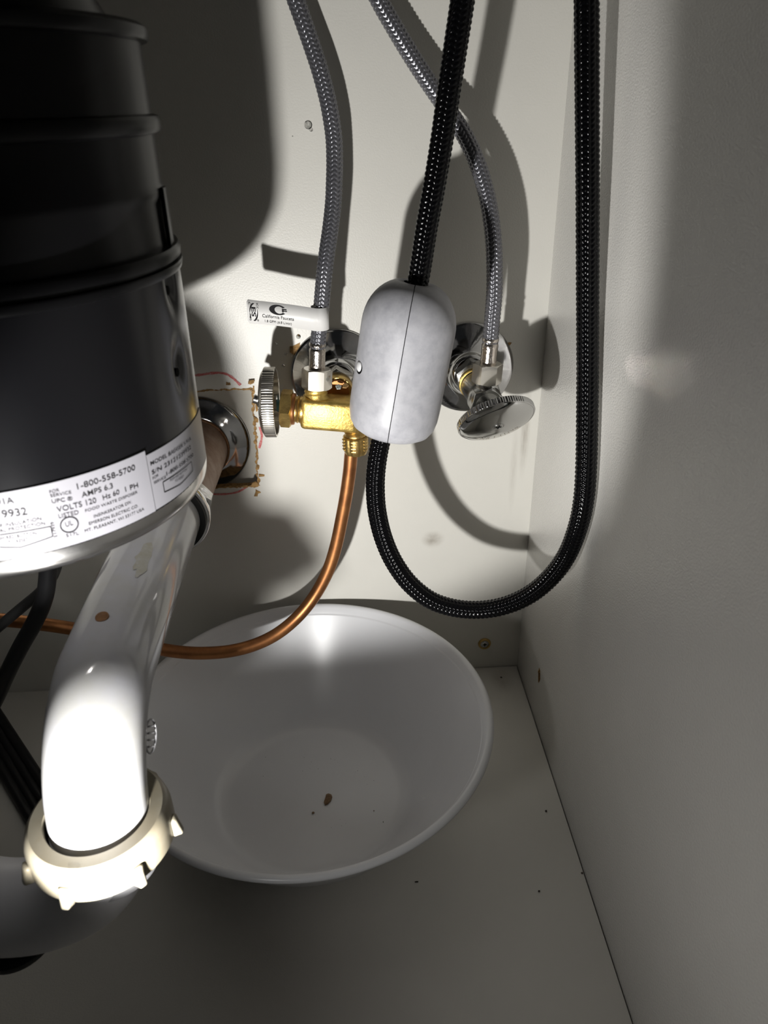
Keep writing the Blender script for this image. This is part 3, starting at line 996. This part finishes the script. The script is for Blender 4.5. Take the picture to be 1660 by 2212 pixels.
# outlets
UP = V((-0.05, 0.05, 1)).normalized()
ON = V((-0.1582, -0.0470, 0.2707))
mesh('outlet_collar', *solid(ON - UP * 0.008, UP, [(0.0086, 0), (0.0088, 0.004), (0.0080, 0.0070), (0.0070, 0.0085), (0.0074, 0.0095), (0.0068, 0.0105), (0.0074, 0.0115), (0.0068, 0.013)], 48), M['brass'], t, angle=60)
CB = V((-0.1344, -0.0480, 0.2502))
mesh('lower_outlet', *solid(CB, (0.02, 0, -1), [(0.0070, -0.006), (0.0074, 0.002), (0.0066, 0.0035), (0.0073, 0.0045), (0.0066, 0.0055), (0.0073, 0.0065), (0.0066, 0.0080)], 40), M['brass_nut'], t, angle=60)


def ridge(i, t_, r):
    k = (t_ * 6 / (2 * PI)) % 1.0
    return r * (1.0 - 0.07 * (0.5 - 0.5 * math.cos(2 * PI * k)) ** 4)


CNUT = CB + V((0, 0, -0.0075))
vs, fs = lathe(CNUT, (0.01, 0, -1), [(0.0052, 0.0), (0.0078, 0.0), (0.0085, 0.0008), (0.0085, 0.0085), (0.0080, 0.0105), (0.0070, 0.0125), (0.0050, 0.0127)], 96, radial=ridge)
cn = mesh('compression_nut', vs, fs, M['brass_nut'], t, angle=30)
for q in (-100, -40, 20, -160):
    a0 = math.radians(q)
    for k in range(4):
        c = CNUT + V((0.0084 * math.cos(a0), 0.0084 * math.sin(a0), -0.0018 - 0.0022 * k))
        m4 = basis(c, (-math.sin(a0), math.cos(a0), 0), (0, 0, 1), (math.cos(a0), math.sin(a0), 0))
        mesh('grip_tooth', *xform(rbox((-0.0018, -0.0005, -0.0006), (0.0018, 0.0005, 0.0004), 0.0002), m4), M['brass_nut'], cn, angle=60)
# lime crust where the inlet joins
for k in range(5):
    c = V((EL[0] - 0.004 + 0.005 * k, -0.040, 0.2745)) + V((random.uniform(-.001, .001), random.uniform(-.003, .003), random.uniform(-.001, .001)))
    vs, fs = chip(c, (random.uniform(-.3, .3), -.5, 1), [(-1.8, -1.6), (.6, -2), (2.2, -.2), (1, 1.8), (-1.4, 1.2)], 0.0009)
    mesh('lime_crust', vs, fs, M['scale'] if k % 2 else M['fibre'], t, smooth=False)

# --- right: chrome valve, handle towards the viewer
ER = (-0.0535, 0.0, 0.2705)
t = thing('chrome_shutoff_valve', 'chrome shut-off valve with a round knurled handle, near the right corner', 'shut-off valve', ER)
mesh('escutcheon', *lathe(ER, (0, -1, 0), ESC, 96), M['chrome_plate'], t, angle=60)
mesh('inlet_pipe', *tube([(ER[0], 0.0, 0.2705), (ER[0], -0.008, 0.2705), (ER[0], -0.016, 0.2705), (ER[0], -0.022, 0.2705)], 0.0079, 0.002, 32), M['copper'], t)
mesh('inlet_nut', *hexnut((ER[0] + .0003, -0.0150, 0.2702), (0.05, -1, -0.03), 0.0126, 0.0090, turn=PI / 6 + .2), M['chrome_rough'], t, angle=25)
HC = V((-0.0461, -0.0730, 0.2585))
hn = V((0.170, -0.745, -0.645)).normalized()
B0 = V((ER[0] + 0.001, -0.023, 0.2672))
B1 = V((HC[0] - 0.0020, -0.056, 0.2620))
bax = (B1 - B0).normalized()
mesh('sealing_ring', *solid(B0, bax, [(0.0104, 0), (0.0108, 0.0004), (0.0108, 0.0018), (0.0102, 0.0022)], 48), M['brass'], t)
mesh('valve_body', *solid(B0 + bax * 0.002, bax, [(0.0094, 0), (0.0102, 0.0006), (0.0098, 0.0012), (0.0102, 0.0020), (0.0100, 0.0150), (0.0108, 0.0165), (0.0110, 0.0240), (0.0094, 0.0270), (0.0060, 0.0280)], 56), M['chrome_rough'], t, angle=30)
mesh('bonnet_nut', *hexnut(B0 + bax * 0.021, bax, 0.0112, 0.0085, turn=0.3), M['chrome_rough'], t, angle=25)
mesh('stem', *solid(B0 + bax * 0.027, (HC - hn * 0.004 - (B0 + bax * 0.027)).normalized(), [(0.0040, 0), (0.0036, 0.005), (0.0036, (HC - hn * 0.004 - (B0 + bax * 0.027)).length)], 24), M['chrome_rough'], t)
hR = knurled(HC, hn, 0.0248, 96, M['chrome_handle'], t, up=(1, 0, 0), th=0.0038)
screw_head(HC + hn * 0.0032, hn, 0.0034, hR, M['chrome_rough'], dome=False)
# worn raised letters along the lower edge of the handle face
a_ = V((1, 0, 0)); a_ = (a_ - hn * a_.dot(hn)).normalized(); b_ = hn.cross(a_)
if b_.z < 0:
    b_ = -b_
for i, ch in enumerate('SNRITNVR'):
    ang = math.radians(-128 + 13.5 * i)
    vs, fs = text_mesh(ch)
    cxm = (min(v[0] for v in vs) + max(v[0] for v in vs)) / 2
    hgt = 0.0036
    rr = 0.0158
    out = []
    tx, ty = -math.sin(ang), math.cos(ang)
    rx, ry = math.cos(ang), math.sin(ang)
    for (x, y) in vs:
        px = (x - cxm) / CAP * hgt
        py = -(y / CAP) * hgt
        qx = rx * (rr - py * -1 + 0.0036) + tx * px if False else rx * (rr + 0.0036 - (y / CAP) * hgt) + tx * px
        qy = ry * (rr + 0.0036 - (y / CAP) * hgt) + ty * px
        d = math.hypot(qx, qy) / 0.0248
        h = 0.0034 * (1 - d ** 2 * 0.98) ** 0.9 + 0.0005 if d < 1 else 0.0006
        out.append(tuple(HC + a_ * qx + b_ * qy + hn * h))
    mesh('raised_letter', out, fs, M['ferrule'], hR, smooth=False)
mesh('outlet_neck', *solid(V((-0.0477, -0.0435, 0.2678)), UP, [(0.0088, -0.006), (0.0086, 0.0005), (0.0074, 0.0040), (0.0078, 0.0050), (0.0072, 0.006), (0.0078, 0.007), (0.0072, 0.010)], 48), M['chrome_rough'], t, angle=60)


# ------------------------------------------------------------------ braided supply hoses
def supply_hose(pts, nut_c, label, turn):
    """pts from the nut upwards"""
    base = V(nut_c)
    t = thing('supply_hose', label, 'hose', base, 'braided supply hoses')
    ax = (V(pts[1]) - base).normalized()
    nb = base - ax * 0.0062
    mesh('coupling_nut', *hexnut(nb, ax, 0.0098, 0.0128, turn=turn, bulge=0.00010), M['nickel'], t, angle=25)
    fb = nb + ax * 0.0125
    def dent(i, t_, r):
        return r * (1 - 0.035 * max(0, math.cos(8 * t_)) ** 6) if 3 <= i <= 6 else r
    vs, fs = lathe(fb, ax, [(0.0046, -0.001), (0.0049, 0.0), (0.0052, 0.0006), (0.0052, 0.0022), (0.0051, 0.0030), (0.0051, 0.0080), (0.0052, 0.0108), (0.0053, 0.0118), (0.0050, 0.0126), (0.0046, 0.0132), (0.0046, 0.0140), (0.0052, 0.0146), (0.0053, 0.0158), (0.0049, 0.0164), (0.0044, 0.0164)], 64, radial=dent)
    mesh('ferrule', vs, fs, M['ferrule'], t, angle=40)
    start = fb + ax * 0.0130
    keep = [p for p in pts[1:] if (V(p) - start).dot(ax) > 0.004]
    braid('braided_sleeve', [tuple(start)] + keep, 0.0047, 0.0025, 12, 0.00075, M['grey_braid'], t, 0.00042)
    return t


S1 = [(-0.1573, -0.0460, 0.2817), (-0.1561, -0.0450, 0.2973), (-0.1531, -0.0440, 0.3186), (-0.1495, -0.0415, 0.3429), (-0.1472, -0.0380, 0.3556), (-0.1443, -0.0330, 0.3694), (-0.1420, -0.0285, 0.3827), (-0.1409, -0.0255, 0.3937),
      (-0.1401, -0.0225, 0.4046), (-0.1400, -0.0200, 0.4176), (-0.1415, -0.0180, 0.4308), (-0.1434, -0.0165, 0.4406), (-0.1464, -0.0150, 0.4520), (-0.1499, -0.0135, 0.4630), (-0.1536, -0.0125, 0.4738), (-0.1574, -0.0115, 0.4845), (-0.1634, -0.0110, 0.5011)]
hose1 = supply_hose(S1, (-0.1573, -0.0460, 0.2817), 'grey braided supply hose on the brass valve, with a white tag', 0.50)
S2 = [(-0.0482, -0.0443, 0.2808), (-0.0475, -0.0440, 0.2932), (-0.0466, -0.0432, 0.3121), (-0.0459, -0.0426, 0.3290), (-0.0461, -0.0415, 0.3418), (-0.0467, -0.0390, 0.3557), (-0.0478, -0.0360, 0.3674), (-0.0500, -0.0320, 0.3809), (-0.0529, -0.0285, 0.3920),
      (-0.0572, -0.0245, 0.4040), (-0.0633, -0.0205, 0.4161), (-0.0716, -0.0175, 0.4277), (-0.0809, -0.0150, 0.4396), (-0.0893, -0.0135, 0.4507), (-0.0976, -0.0125, 0.4623), (-0.1052, -0.0118, 0.4736), (-0.1119, -0.0112, 0.4840), (-0.1213, -0.0110, 0.5007)]
supply_hose(S2, (-0.0482, -0.0443, 0.2808), 'grey braided supply hose on the chrome valve, crossing behind the black hose', 0.4616)

# white tag wrapped round the left supply hose
hc1 = V((-0.1533, -0.0440, 0.3200))
tl, bl = V((-0.1952, -0.0530, 0.3337)), V((-0.1963, -0.0530, 0.3203))
zt = V((0.02, 0.0, 1.0)).normalized()
xl = ((tl + bl) / 2 - hc1)
path = []
rw = 0.0056
la = math.atan2(xl.y, xl.x)
# tail (front layer) from the left end to the front of the hose, round it, back to the tail
end = (tl + bl) / 2
p_front = hc1 + V((-0.0035, -rw, 0))
for i in range(13):
    f = i / 12
    p = end.lerp(p_front, f)
    p.y += 0.0016 * math.sin(PI * f)
    path.append((p, 0.5))
for i in range(15):
    a = math.radians(-105 + 265 * i / 14)
    path.append((hc1 + V((rw * math.cos(a), rw * math.sin(a), -0.0004)), 0.5))
vs, fs = [], []
hh = 0.0069
for i, (p, q) in enumerate(path):
    tilt = -0.0016 * max(0, (12 - i)) / 12
    sag = V((0, 0, 0))
    vs.append(tuple(p + zt * hh + sag))
    vs.append(tuple(p - zt * hh + sag))
fs = [(2 * i, 2 * i + 1, 2 * i + 3, 2 * i + 2) for i in range(len(path) - 1)]
# rounded outer corners
vs[0] = tuple(V(vs[0]) - zt * 0.0012); vs[1] = tuple(V(vs[1]) + zt * 0.0012)
vs[2] = tuple(V(vs[0]) + (V(vs[2]) - V(vs[0])) * 0.28 + zt * 0.0011); vs[3] = tuple(V(vs[1]) + (V(vs[3]) - V(vs[1])) * 0.28 - zt * 0.0011)
tg = mesh('tag', vs, fs, M['tag'], hose1, smooth=True, angle=60)
md = tg.modifiers.new('thickness', 'SOLIDIFY')
md.thickness = 0.0003
tg['label'] = 'white printed tag folded round the braid'
# printing on the tag: local axes along the tail
tx = (p_front - end)
Lt = tx.length
tx.normalize()


def tag_point(x, y):
    """x mm from the tag's left end, y mm from its centre line"""
    f = min(1.0, x * 0.001 / Lt)
    p = end.lerp(p_front, f)
    p.y += 0.0016 * math.sin(PI * f) - 0.00022
    return p + zt * (y * 0.001)


def tag_text(s, x0, x1, y0, h, rot=False, bold=0.0):
    vs, fs = text_mesh(s, bold=bold)
    xs = [v[0] for v in vs]
    out = []
    for (x, y) in vs:
        f = (x - min(xs)) / (max(xs) - min(xs))
        if rot:
            out.append(tuple(tag_point(x0 + y / CAP * h, y0 + (x1 - y0) * f)))
        else:
            out.append(tuple(tag_point(x0 + (x1 - x0) * f, y0 + y / CAP * h)))
    return mesh('lettering', out, fs, M['ink'], tg, smooth=False)


tag_text('California Faucets', 8.6, 27.5, -2.6, 2.0)
tag_text('1.8 GPM (6.8 L/min)', 10.0, 26.0, -5.4, 1.5)


def tag_ring(cx, cy, rx, ry, w0, w1, a0, a1, n=40, rot=0.0):
    vs = []
    for i in range(n + 1):
        f = i / n
        a = math.radians(a0 + (a1 - a0) * f)
        w = w0 + (w1 - w0) * math.sin(PI * f)
        for k in (0, 1):
            q = 1 - (w * k) / rx
            vs.append(tuple(tag_point(cx + rx * q * math.cos(a), cy + ry * q * math.sin(a))))
    return mesh('printed_logo', vs, [(2 * i, 2 * i + 1, 2 * i + 3, 2 * i + 2) for i in range(n)], M['ink'], tg, smooth=False)


# round emblem: a thick C with three little bars in its mouth
vs = []
n = 44
for i in range(n + 1):
    a = math.radians(38 + 284 * i / n)
    vs.append(tuple(tag_point(18.2 + 5.2 * math.cos(a), 2.7 + 3.0 * math.sin(a))))
    vs.append(tuple(tag_point(18.9 + 2.7 * math.cos(a), 2.7 + 2.2 * math.sin(a))))
mesh('printed_logo', vs, [(2 * i, 2 * i + 1, 2 * i + 3, 2 * i + 2) for i in range(n)], M['ink'], tg, smooth=False)
for (x0, x1, y0, y1) in ((20.6, 21.6, 1.7, 3.7), (21.6, 23.4, 3.1, 3.7), (21.6, 23.6, 2.2, 2.7), (20.6, 21.4, 1.7, 2.2)):
    mesh('printed_logo', [tuple(tag_point(*q)) for q in ((x0, y0), (x1, y0), (x1, y1), (x0, y1))], [(0, 1, 2, 3)], M['ink'], tg, smooth=False)
# certification mark at the tag's end, reading downwards
def tag_down(s, xb, ytop, ybot, h, bold=0.0):
    vs, fs = text_mesh(s, bold=bold)
    xs = [v[0] for v in vs]
    out = [tuple(tag_point(xb + y / CAP * h, ytop + (ybot - ytop) * (x - min(xs)) / (max(xs) - min(xs)))) for (x, y) in vs]
    return mesh('lettering', out, fs, M['ink'], tg, smooth=False)


tag_down('ES', 2.6, 2.9, -2.8, 2.4, 0.03)
tag_down('ICC', 5.5, 5.3, 1.9, 1.2)
tag_down('C', 1.0, 5.6, 4.4, 1.2, 0.02)
tag_down('PMG', 1.1, -1.4, -5.2, 1.1, 0.02)
tag_down('\u00ae', 5.4, -4.2, -5.4, 1.1)
tag_ring(3.7, 0.2, 2.4, 5.0, 0.1, 0.75, 75, 200)
tag_ring(3.9, -0.3, 2.3, 5.0, 0.1, 0.75, 255, 385)

# ------------------------------------------------------------------ black spray hose with its grey weight
H = [(-0.0743, -0.0830, 0.4925), (-0.0765, -0.0840, 0.4765), (-0.0794, -0.0850, 0.4581), (-0.0824, -0.0860, 0.4389), (-0.0853, -0.0870, 0.4190), (-0.0889, -0.0880, 0.3980), (-0.0931, -0.0890, 0.3760), (-0.0972, -0.0900, 0.3511), (-0.1026, -0.0910, 0.3264),
     (-0.1091, -0.0920, 0.3003), (-0.1153, -0.0930, 0.2757), (-0.1204, -0.0940, 0.2557), (-0.1230, -0.0950, 0.2411), (-0.1239, -0.0960, 0.2275), (-0.1232, -0.0980, 0.2125), (-0.1199, -0.1000, 0.1952), (-0.1135, -0.1020, 0.1779), (-0.1034, -0.1040, 0.1617),
     (-0.0896, -0.1060, 0.1492), (-0.0737, -0.1080, 0.1434), (-0.0572, -0.1100, 0.1427), (-0.0413, -0.1130, 0.1476), (-0.0273, -0.1170, 0.1583), (-0.0167, -0.1220, 0.1744), (-0.0097, -0.1260, 0.1927),
     (-0.0075, -0.1331, 0.2167), (-0.0072, -0.1358, 0.2363), (-0.0074, -0.1332, 0.2567), (-0.0078, -0.1268, 0.2817), (-0.0084, -0.1204, 0.3059), (-0.0094, -0.1148, 0.3295), (-0.0116, -0.1090, 0.3640), (-0.0138, -0.1040, 0.3967), (-0.0164, -0.0964, 0.4373), (-0.0190, -0.0900, 0.4752), (-0.0200, -0.0864, 0.4916)]
t = thing('spray_hose', 'long black braided spray hose hanging in a loop beside the right wall', 'hose', (-0.0572, -0.1100, 0.1427))
braid('braided_sleeve', H, 0.0056, 0.0026, 12, 0.0009, M['black_braid'], t, 0.00046)

w_top, w_bot = V((-0.0987, -0.0905, 0.3483)), V((-0.1142, -0.0935, 0.2618))
waxis = (w_top - w_bot).normalized()
WL = (w_top - w_bot).length
t = thing('hose_weight', 'grey capsule-shaped hose weight clamped on the black spray hose', 'hose weight', w_bot)
a_, b_, w_ = (np.array(x) for x in frame(waxis, (0.16, 1, 0)))
WR = 0.0262
prof = [(0.0066, 0.0), (0.0120, 0.0), (0.0180, 0.0010), (0.0222, 0.0036), (0.0248, 0.0078), (0.0259, 0.0130), (WR, 0.0190)]
for k in range(1, 9):
    f = k / 8
    prof.append((WR, 0.0190 + (WL - 0.0240 - 0.0190) * f))
for k in range(1, 10):
    q = k / 9 * math.radians(72)
    prof.append((WR - 0.0262 * (1 - math.cos(q)) * 0.80, WL - 0.0240 + 0.0240 * math.sin(q) / math.sin(math.radians(72))))
prof.append((0.0100, WL + 0.0004))
prof.append((0.0066, WL))


def half(side):
    """half shell; the seam faces the viewer. closed inner face with a groove for the hose"""
    n = 40
    vs = []
    o = np.array(w_bot)
    gap = 0.00022
    for (r, h) in prof:
        for j in range(n + 1):
            q = PI * j / n
            ca, sb = math.sin(q) * side, math.cos(q)
            c = a_ * (ca * r + side * gap) + b_ * (sb * r)
            # tiny chamfer at the seam
            vs.append(o + w_ * h + c)
    rows = len(prof)
    fs = []
    for i in range(rows - 1):
        for j in range(n):
            f = (i * (n + 1) + j, i * (n + 1) + j + 1, (i + 1) * (n + 1) + j + 1, (i + 1) * (n + 1) + j)
            fs.append(f)
    # flat inner face: outer seam strip down to the hose channel, both sides
    m_ = n + 1
    base = len(vs)
    for (r, h) in prof:
        for sgn in (1, -1):
            vs.append(o + w_ * h + a_ * side * gap + b_ * (0.0066 * sgn))
    for i in range(rows - 1):
        fs.append((i * m_, (i + 1) * m_, base + 2 * (i + 1), base + 2 * i))
        fs.append((i * m_ + n, base + 2 * i + 1, base + 2 * (i + 1) + 1, (i + 1) * m_ + n))
    return vs, fs


hl = None
for side in (-1, 1):
    vs, fs = half(side)
    bmh = mesh('weight_half', vs, fs, M['weight'], t, angle=40)
    me = bmh.data
    bm = bmesh.new()
    bm.from_mesh(me)
    bmesh.ops.recalc_face_normals(bm, faces=bm.faces)
    bm.to_mesh(me)
    bm.free()
    if (V(a_) * side).x < 0:
        hl = bmh
# fixing screw seen at the left edge
scp = V(w_bot) + waxis * 0.0400
sd = V((-0.93, -0.36, 0)); sd = (sd - waxis * sd.dot(waxis)).normalized()
mesh('screw_recess', *solid(scp + sd * (WR - 0.0006), sd, [(0.0036, 0), (0.0036, 0.0008), (0.0030, 0.0009)], 28), M['hole'], hl, angle=40)
mesh('screw', *solid(scp + sd * (WR - 0.0002) + waxis * 0.0006, sd, [(0.0029, 0), (0.0029, 0.0006), (0.0022, 0.0012), (0.0004, 0.0014)], 24), M['white'], hl, angle=50)

# ------------------------------------------------------------------ copper tube
CT = [tuple(CNUT + V((0, 0, -0.006))), (-0.1372, -0.0480, 0.2315), (-0.1390, -0.0478, 0.2179), (-0.1419, -0.0476, 0.2004), (-0.1458, -0.0478, 0.1815), (-0.1511, -0.0490, 0.1592), (-0.1580, -0.0510, 0.1394), (-0.1684, -0.0540, 0.1211), (-0.1809, -0.0590, 0.1074),
      (-0.1956, -0.0660, 0.0985), (-0.2110, -0.0730, 0.0949), (-0.2284, -0.0790, 0.0946), (-0.2473, -0.0820, 0.0962), (-0.2645, -0.0830, 0.0993), (-0.2813, -0.0830, 0.1041), (-0.3052, -0.0830, 0.1125), (-0.3297, -0.0830, 0.1228), (-0.3545, -0.0830, 0.1294), (-0.3779, -0.0830, 0.1339), (-0.4128, -0.0830, 0.1394)]
ct = mesh('copper_tube', *tube(CT, 0.0045, 0.002, 32), M['copper'], None, angle=60, loc=(-0.2473, -0.0820, 0.0962))
tag(ct, 'copper tube curving down from the brass valve and away to the left', 'pipe')

# ------------------------------------------------------------------ bowl
BC = V((-0.1745, -0.1315, 0.0))
out_p = [(0.0002, 0.0022), (0.052, 0.0022), (0.0550, 0.0), (0.0580, 0.0), (0.0605, 0.0015), (0.0680, 0.0070), (0.0790, 0.0170), (0.0900, 0.0310), (0.1000, 0.0480), (0.1090, 0.0650), (0.1155, 0.0775), (0.1180, 0.0785), (0.1215, 0.0788), (0.1228, 0.0802), (0.1228, 0.0816), (0.1216, 0.0828), (0.1196, 0.0830), (0.1178, 0.0815), (0.1150, 0.0765)]
in_p = [(0.1062, 0.0620), (0.0970, 0.0460), (0.0872, 0.0305), (0.0776, 0.0182), (0.0705, 0.0103), (0.0670, 0.0076), (0.0635, 0.0060), (0.0590, 0.0050), (0.0520, 0.0044), (0.030, 0.0042), (0.0002, 0.0042)]
t = thing('mixing_bowl', 'wide shallow white bowl on the cabinet floor under the copper tube', 'bowl', BC)
bw = mesh('bowl_body', *lathe(BC, (0, 0, 1), out_p + in_p, 160), M['bowl'], t, angle=50)
# red print on the outside just below the rim, facing the viewer
for k, (a0, a1, w) in enumerate([(-112, -97, 0.0035), (-95, -91, 0.003), (-90, -83, 0.0028), (-79, -73, 0.003)]):
    vs = []
    m_ = 10
    for i in range(m_ + 1):
        a = math.radians(a0 + (a1 - a0) * i / m_)
        for (r, z) in ((0.1152, 0.0760), (0.1152 - 0.012 * w / .003 * .4, 0.0760 - w * 3)):
            vs.append((BC.x + (r + .0005) * math.cos(a), BC.y + (r + .0005) * math.sin(a), z))
    mesh('red_print', vs, [(2 * i, 2 * i + 1, 2 * i + 3, 2 * i + 2) for i in range(m_)], M['red_print'], t, smooth=True)


def crumb(c, size, label, cat='crumb', squash=(1, 1, .6), rot=0.0, group=None, m=None, seed=1, name='crumb'):
    rnd = random.Random(seed)
    bm = bmesh.new()
    bmesh.ops.create_icosphere(bm, subdivisions=2, radius=size)
    for v in bm.verts:
        v.co *= rnd.uniform(0.72, 1.18)
        v.co = V((v.co.x * squash[0], v.co.y * squash[1], v.co.z * squash[2]))
        v.co.rotate(Matrix.Rotation(rot, 3, 'Z'))
    zmin = min(v.co.z for v in bm.verts)
    vs = [tuple(V(c) + v.co - V((0, 0, zmin))) for v in bm.verts]
    bm.verts.index_update()
    fs = [tuple(v.index for v in f.verts) for f in bm.faces]
    bm.free()
    o = mesh(name, vs, fs, m or M['crumb'], None, smooth=False, loc=c)
    return tag(o, label, cat, group)


# the large crumb is a folded flake of brown skin
cc = V((-0.1639, -0.1368, 0.0043))
vs, fs = [], []
fl = [(-2.4, -4.6, .3), (-.4, -3.8, .9), (1.6, -1.4, .6), (2.6, 2.0, .3), (2.0, 4.0, .2), (0, 4.8, .5), (-1.8, 4.4, .2), (-2.0, 1.0, 1.5), (-3.2, -2.2, .4), (0.4, 1.4, 2.0), (0.2, -1.2, 1.4)]
tri = [(0, 1, 10), (0, 10, 8), (1, 2, 10), (2, 3, 9), (2, 9, 10), (3, 4, 9), (4, 5, 9), (5, 6, 9), (6, 7, 9), (7, 10, 9), (7, 8, 10)]
top = [tuple(cc + V((x * .001, y * .001, z * .001 + .0006))) for x, y, z in fl]
bot = [tuple(cc + V((x * .001, y * .001, 0.0))) for x, y, z in fl]
nn = len(fl)
rim = [0, 1, 2, 3, 4, 5, 6, 7, 8]
fs = tri + [tuple(i + nn for i in reversed(f)) for f in tri] + [(rim[(i + 1) % 9], rim[i], rim[i] + nn, rim[(i + 1) % 9] + nn) for i in range(9)]
o = mesh('crumb', top + bot, fs, M['crumb'], None, smooth=False, loc=cc)
tag(o, 'largest brown crumb lying in the middle of the white bowl', 'crumb', 'crumbs in the bowl')
crumb((-0.1744, -0.1474, 0.0043), 0.0009, 'small brown crumb just left of the largest crumb in the bowl', group='crumbs in the bowl', seed=3)
crumb((-0.1325, -0.1486, 0.0044), 0.0004, 'tiny rust-red speck right of the largest crumb in the bowl', group='crumbs in the bowl', seed=5)
crumb((-0.1266, -0.1584, 0.0046), 0.0005, 'tiny black speck in the bowl, the one nearest its front right side', group='crumbs in the bowl', seed=6, squash=(.4, 1.4, .5), m=M['speck'])
crumb((-0.1080, -0.2015, 0.0000), 0.0008, 'dark crumb on the cabinet floor in front of the bowl', group='crumbs on the cabinet floor', seed=8, squash=(1.5, .7, .5), m=M['speck'])
crumb((-0.0322, -0.2133, 0.0000), 0.0007, 'dark crumb on the floor, halfway between bowl and right wall', group='crumbs on the cabinet floor', seed=9, m=M['speck'])
crumb((-0.0130, -0.1540, 0.0000), 0.0008, 'grey crumb on the floor right of the bowl', group='crumbs on the cabinet floor', seed=10, m=M['speck'])
crumb((-0.0019, -0.2028, 0.0000), 0.0007, 'black crumb on the floor close to the right wall joint', group='crumbs on the cabinet floor', seed=11, m=M['speck'])
crumb((-0.0172, -0.0150, 0.0000), 0.0008, 'brown crumb on the floor in the back right corner', group='crumbs on the cabinet floor', seed=12, m=M['speck'])

# fine dust in the bowl and in the corner: too small to count
vs, fs = [], []
rnd = random.Random(4)
spots = [(-0.1831, -0.0981, 0.0046), (-0.1785, -0.1050, 0.0044), (-0.1607, -0.1000, 0.0048), (-0.1471, -0.1097, 0.0046), (-0.1575, -0.1593, 0.0044), (-0.1340, -0.1236, 0.0046), (-0.2088, -0.1043, 0.0046)]
for s_ in spots:
    for k in range(4):
        p = V(s_) + V((rnd.gauss(0, .004), rnd.gauss(0, .004), 0.0003))
        r = rnd.uniform(.00012, .0003)
        b0 = len(vs)
        vs += [tuple(p + V((r, 0, 0))), tuple(p + V((0, r, 0))), tuple(p + V((-r, 0, 0))), tuple(p + V((0, -r, 0))), tuple(p + V((0, 0, r)))]
        fs += [(b0, b0 + 1, b0 + 4), (b0 + 1, b0 + 2, b0 + 4), (b0 + 2, b0 + 3, b0 + 4), (b0 + 3, b0, b0 + 4)]
o = mesh('dust', vs, fs, M['speck'], None, smooth=False, loc=spots[0])
o['kind'] = 'stuff'
tag(o, 'fine dark dust scattered over the bottom of the white bowl', 'dust')

# ------------------------------------------------------------------ cords at the left
cd = mesh('power_cord', *tube([(-0.3127, -0.1140, 0.2320), (-0.3167, -0.1140, 0.2167), (-0.3208, -0.1140, 0.2010), (-0.3244, -0.1140, 0.1863), (-0.3304, -0.1140, 0.1696), (-0.3403, -0.1140, 0.1526), (-0.3526, -0.1140, 0.1351), (-0.3657, -0.1140, 0.1151), (-0.3821, -0.1120, 0.0886), (-0.4019, -0.1180, 0.0604)], 0.0052, 0.003, 24),
          M['black_cord'], None, angle=180, loc=(-0.3208, -0.1140, 0.2010))
tag(cd, 'thick black cord dropping from under the disposer and bending left', 'cord')
cd = mesh('power_cord', *tube([(-0.3354, -0.0600, 0.1792), (-0.3331, -0.0750, 0.1738), (-0.3324, -0.0920, 0.1712), (-0.3396, -0.0980, 0.1643), (-0.3519, -0.0990, 0.1549), (-0.3696, -0.1000, 0.1412), (-0.3883, -0.1000, 0.1262)], 0.0034, 0.003, 20),
          M['grey_cord'], None, angle=180, loc=(-0.3396, -0.0980, 0.1643))
tag(cd, 'thin dark grey cord slanting left behind the thick black cord', 'cord')


def flat_cord(p0, p1, lobes, r, m):
    p0, p1 = V(p0), V(p1)
    d = (p1 - p0).normalized()
    s = d.cross(V((0, 0, 1))).normalized()
    parts = []
    for k, (off, rr, zz) in enumerate(lobes):
        q = s * off + V((0, 0, zz))
        parts.append(tube([tuple(p0 + q), tuple(p0.lerp(p1, .33) + q), tuple(p0.lerp(p1, .66) + q), tuple(p1 + q)], rr, 0.006, 16))
    return parts


fc0, fc1 = (-0.4725, 0.0042, 0.0000), (-0.3261, -0.1775, 0.0000)
tf = thing('flat_cable', 'flat ribbed black cable lying on the floor behind the white nut', 'cord', (-0.3971, -0.0869, 0.0000))
for k, pf in enumerate(flat_cord(fc0, fc1, [(-0.0088, 0.0040, 0.0042), (-0.0028, 0.0036, 0.0040), (0.0028, 0.0036, 0.0040), (0.0088, 0.0042, 0.0044)], 0.004, None)):
    mesh('cable_core', *pf, M['black_cord'], tf, angle=180)
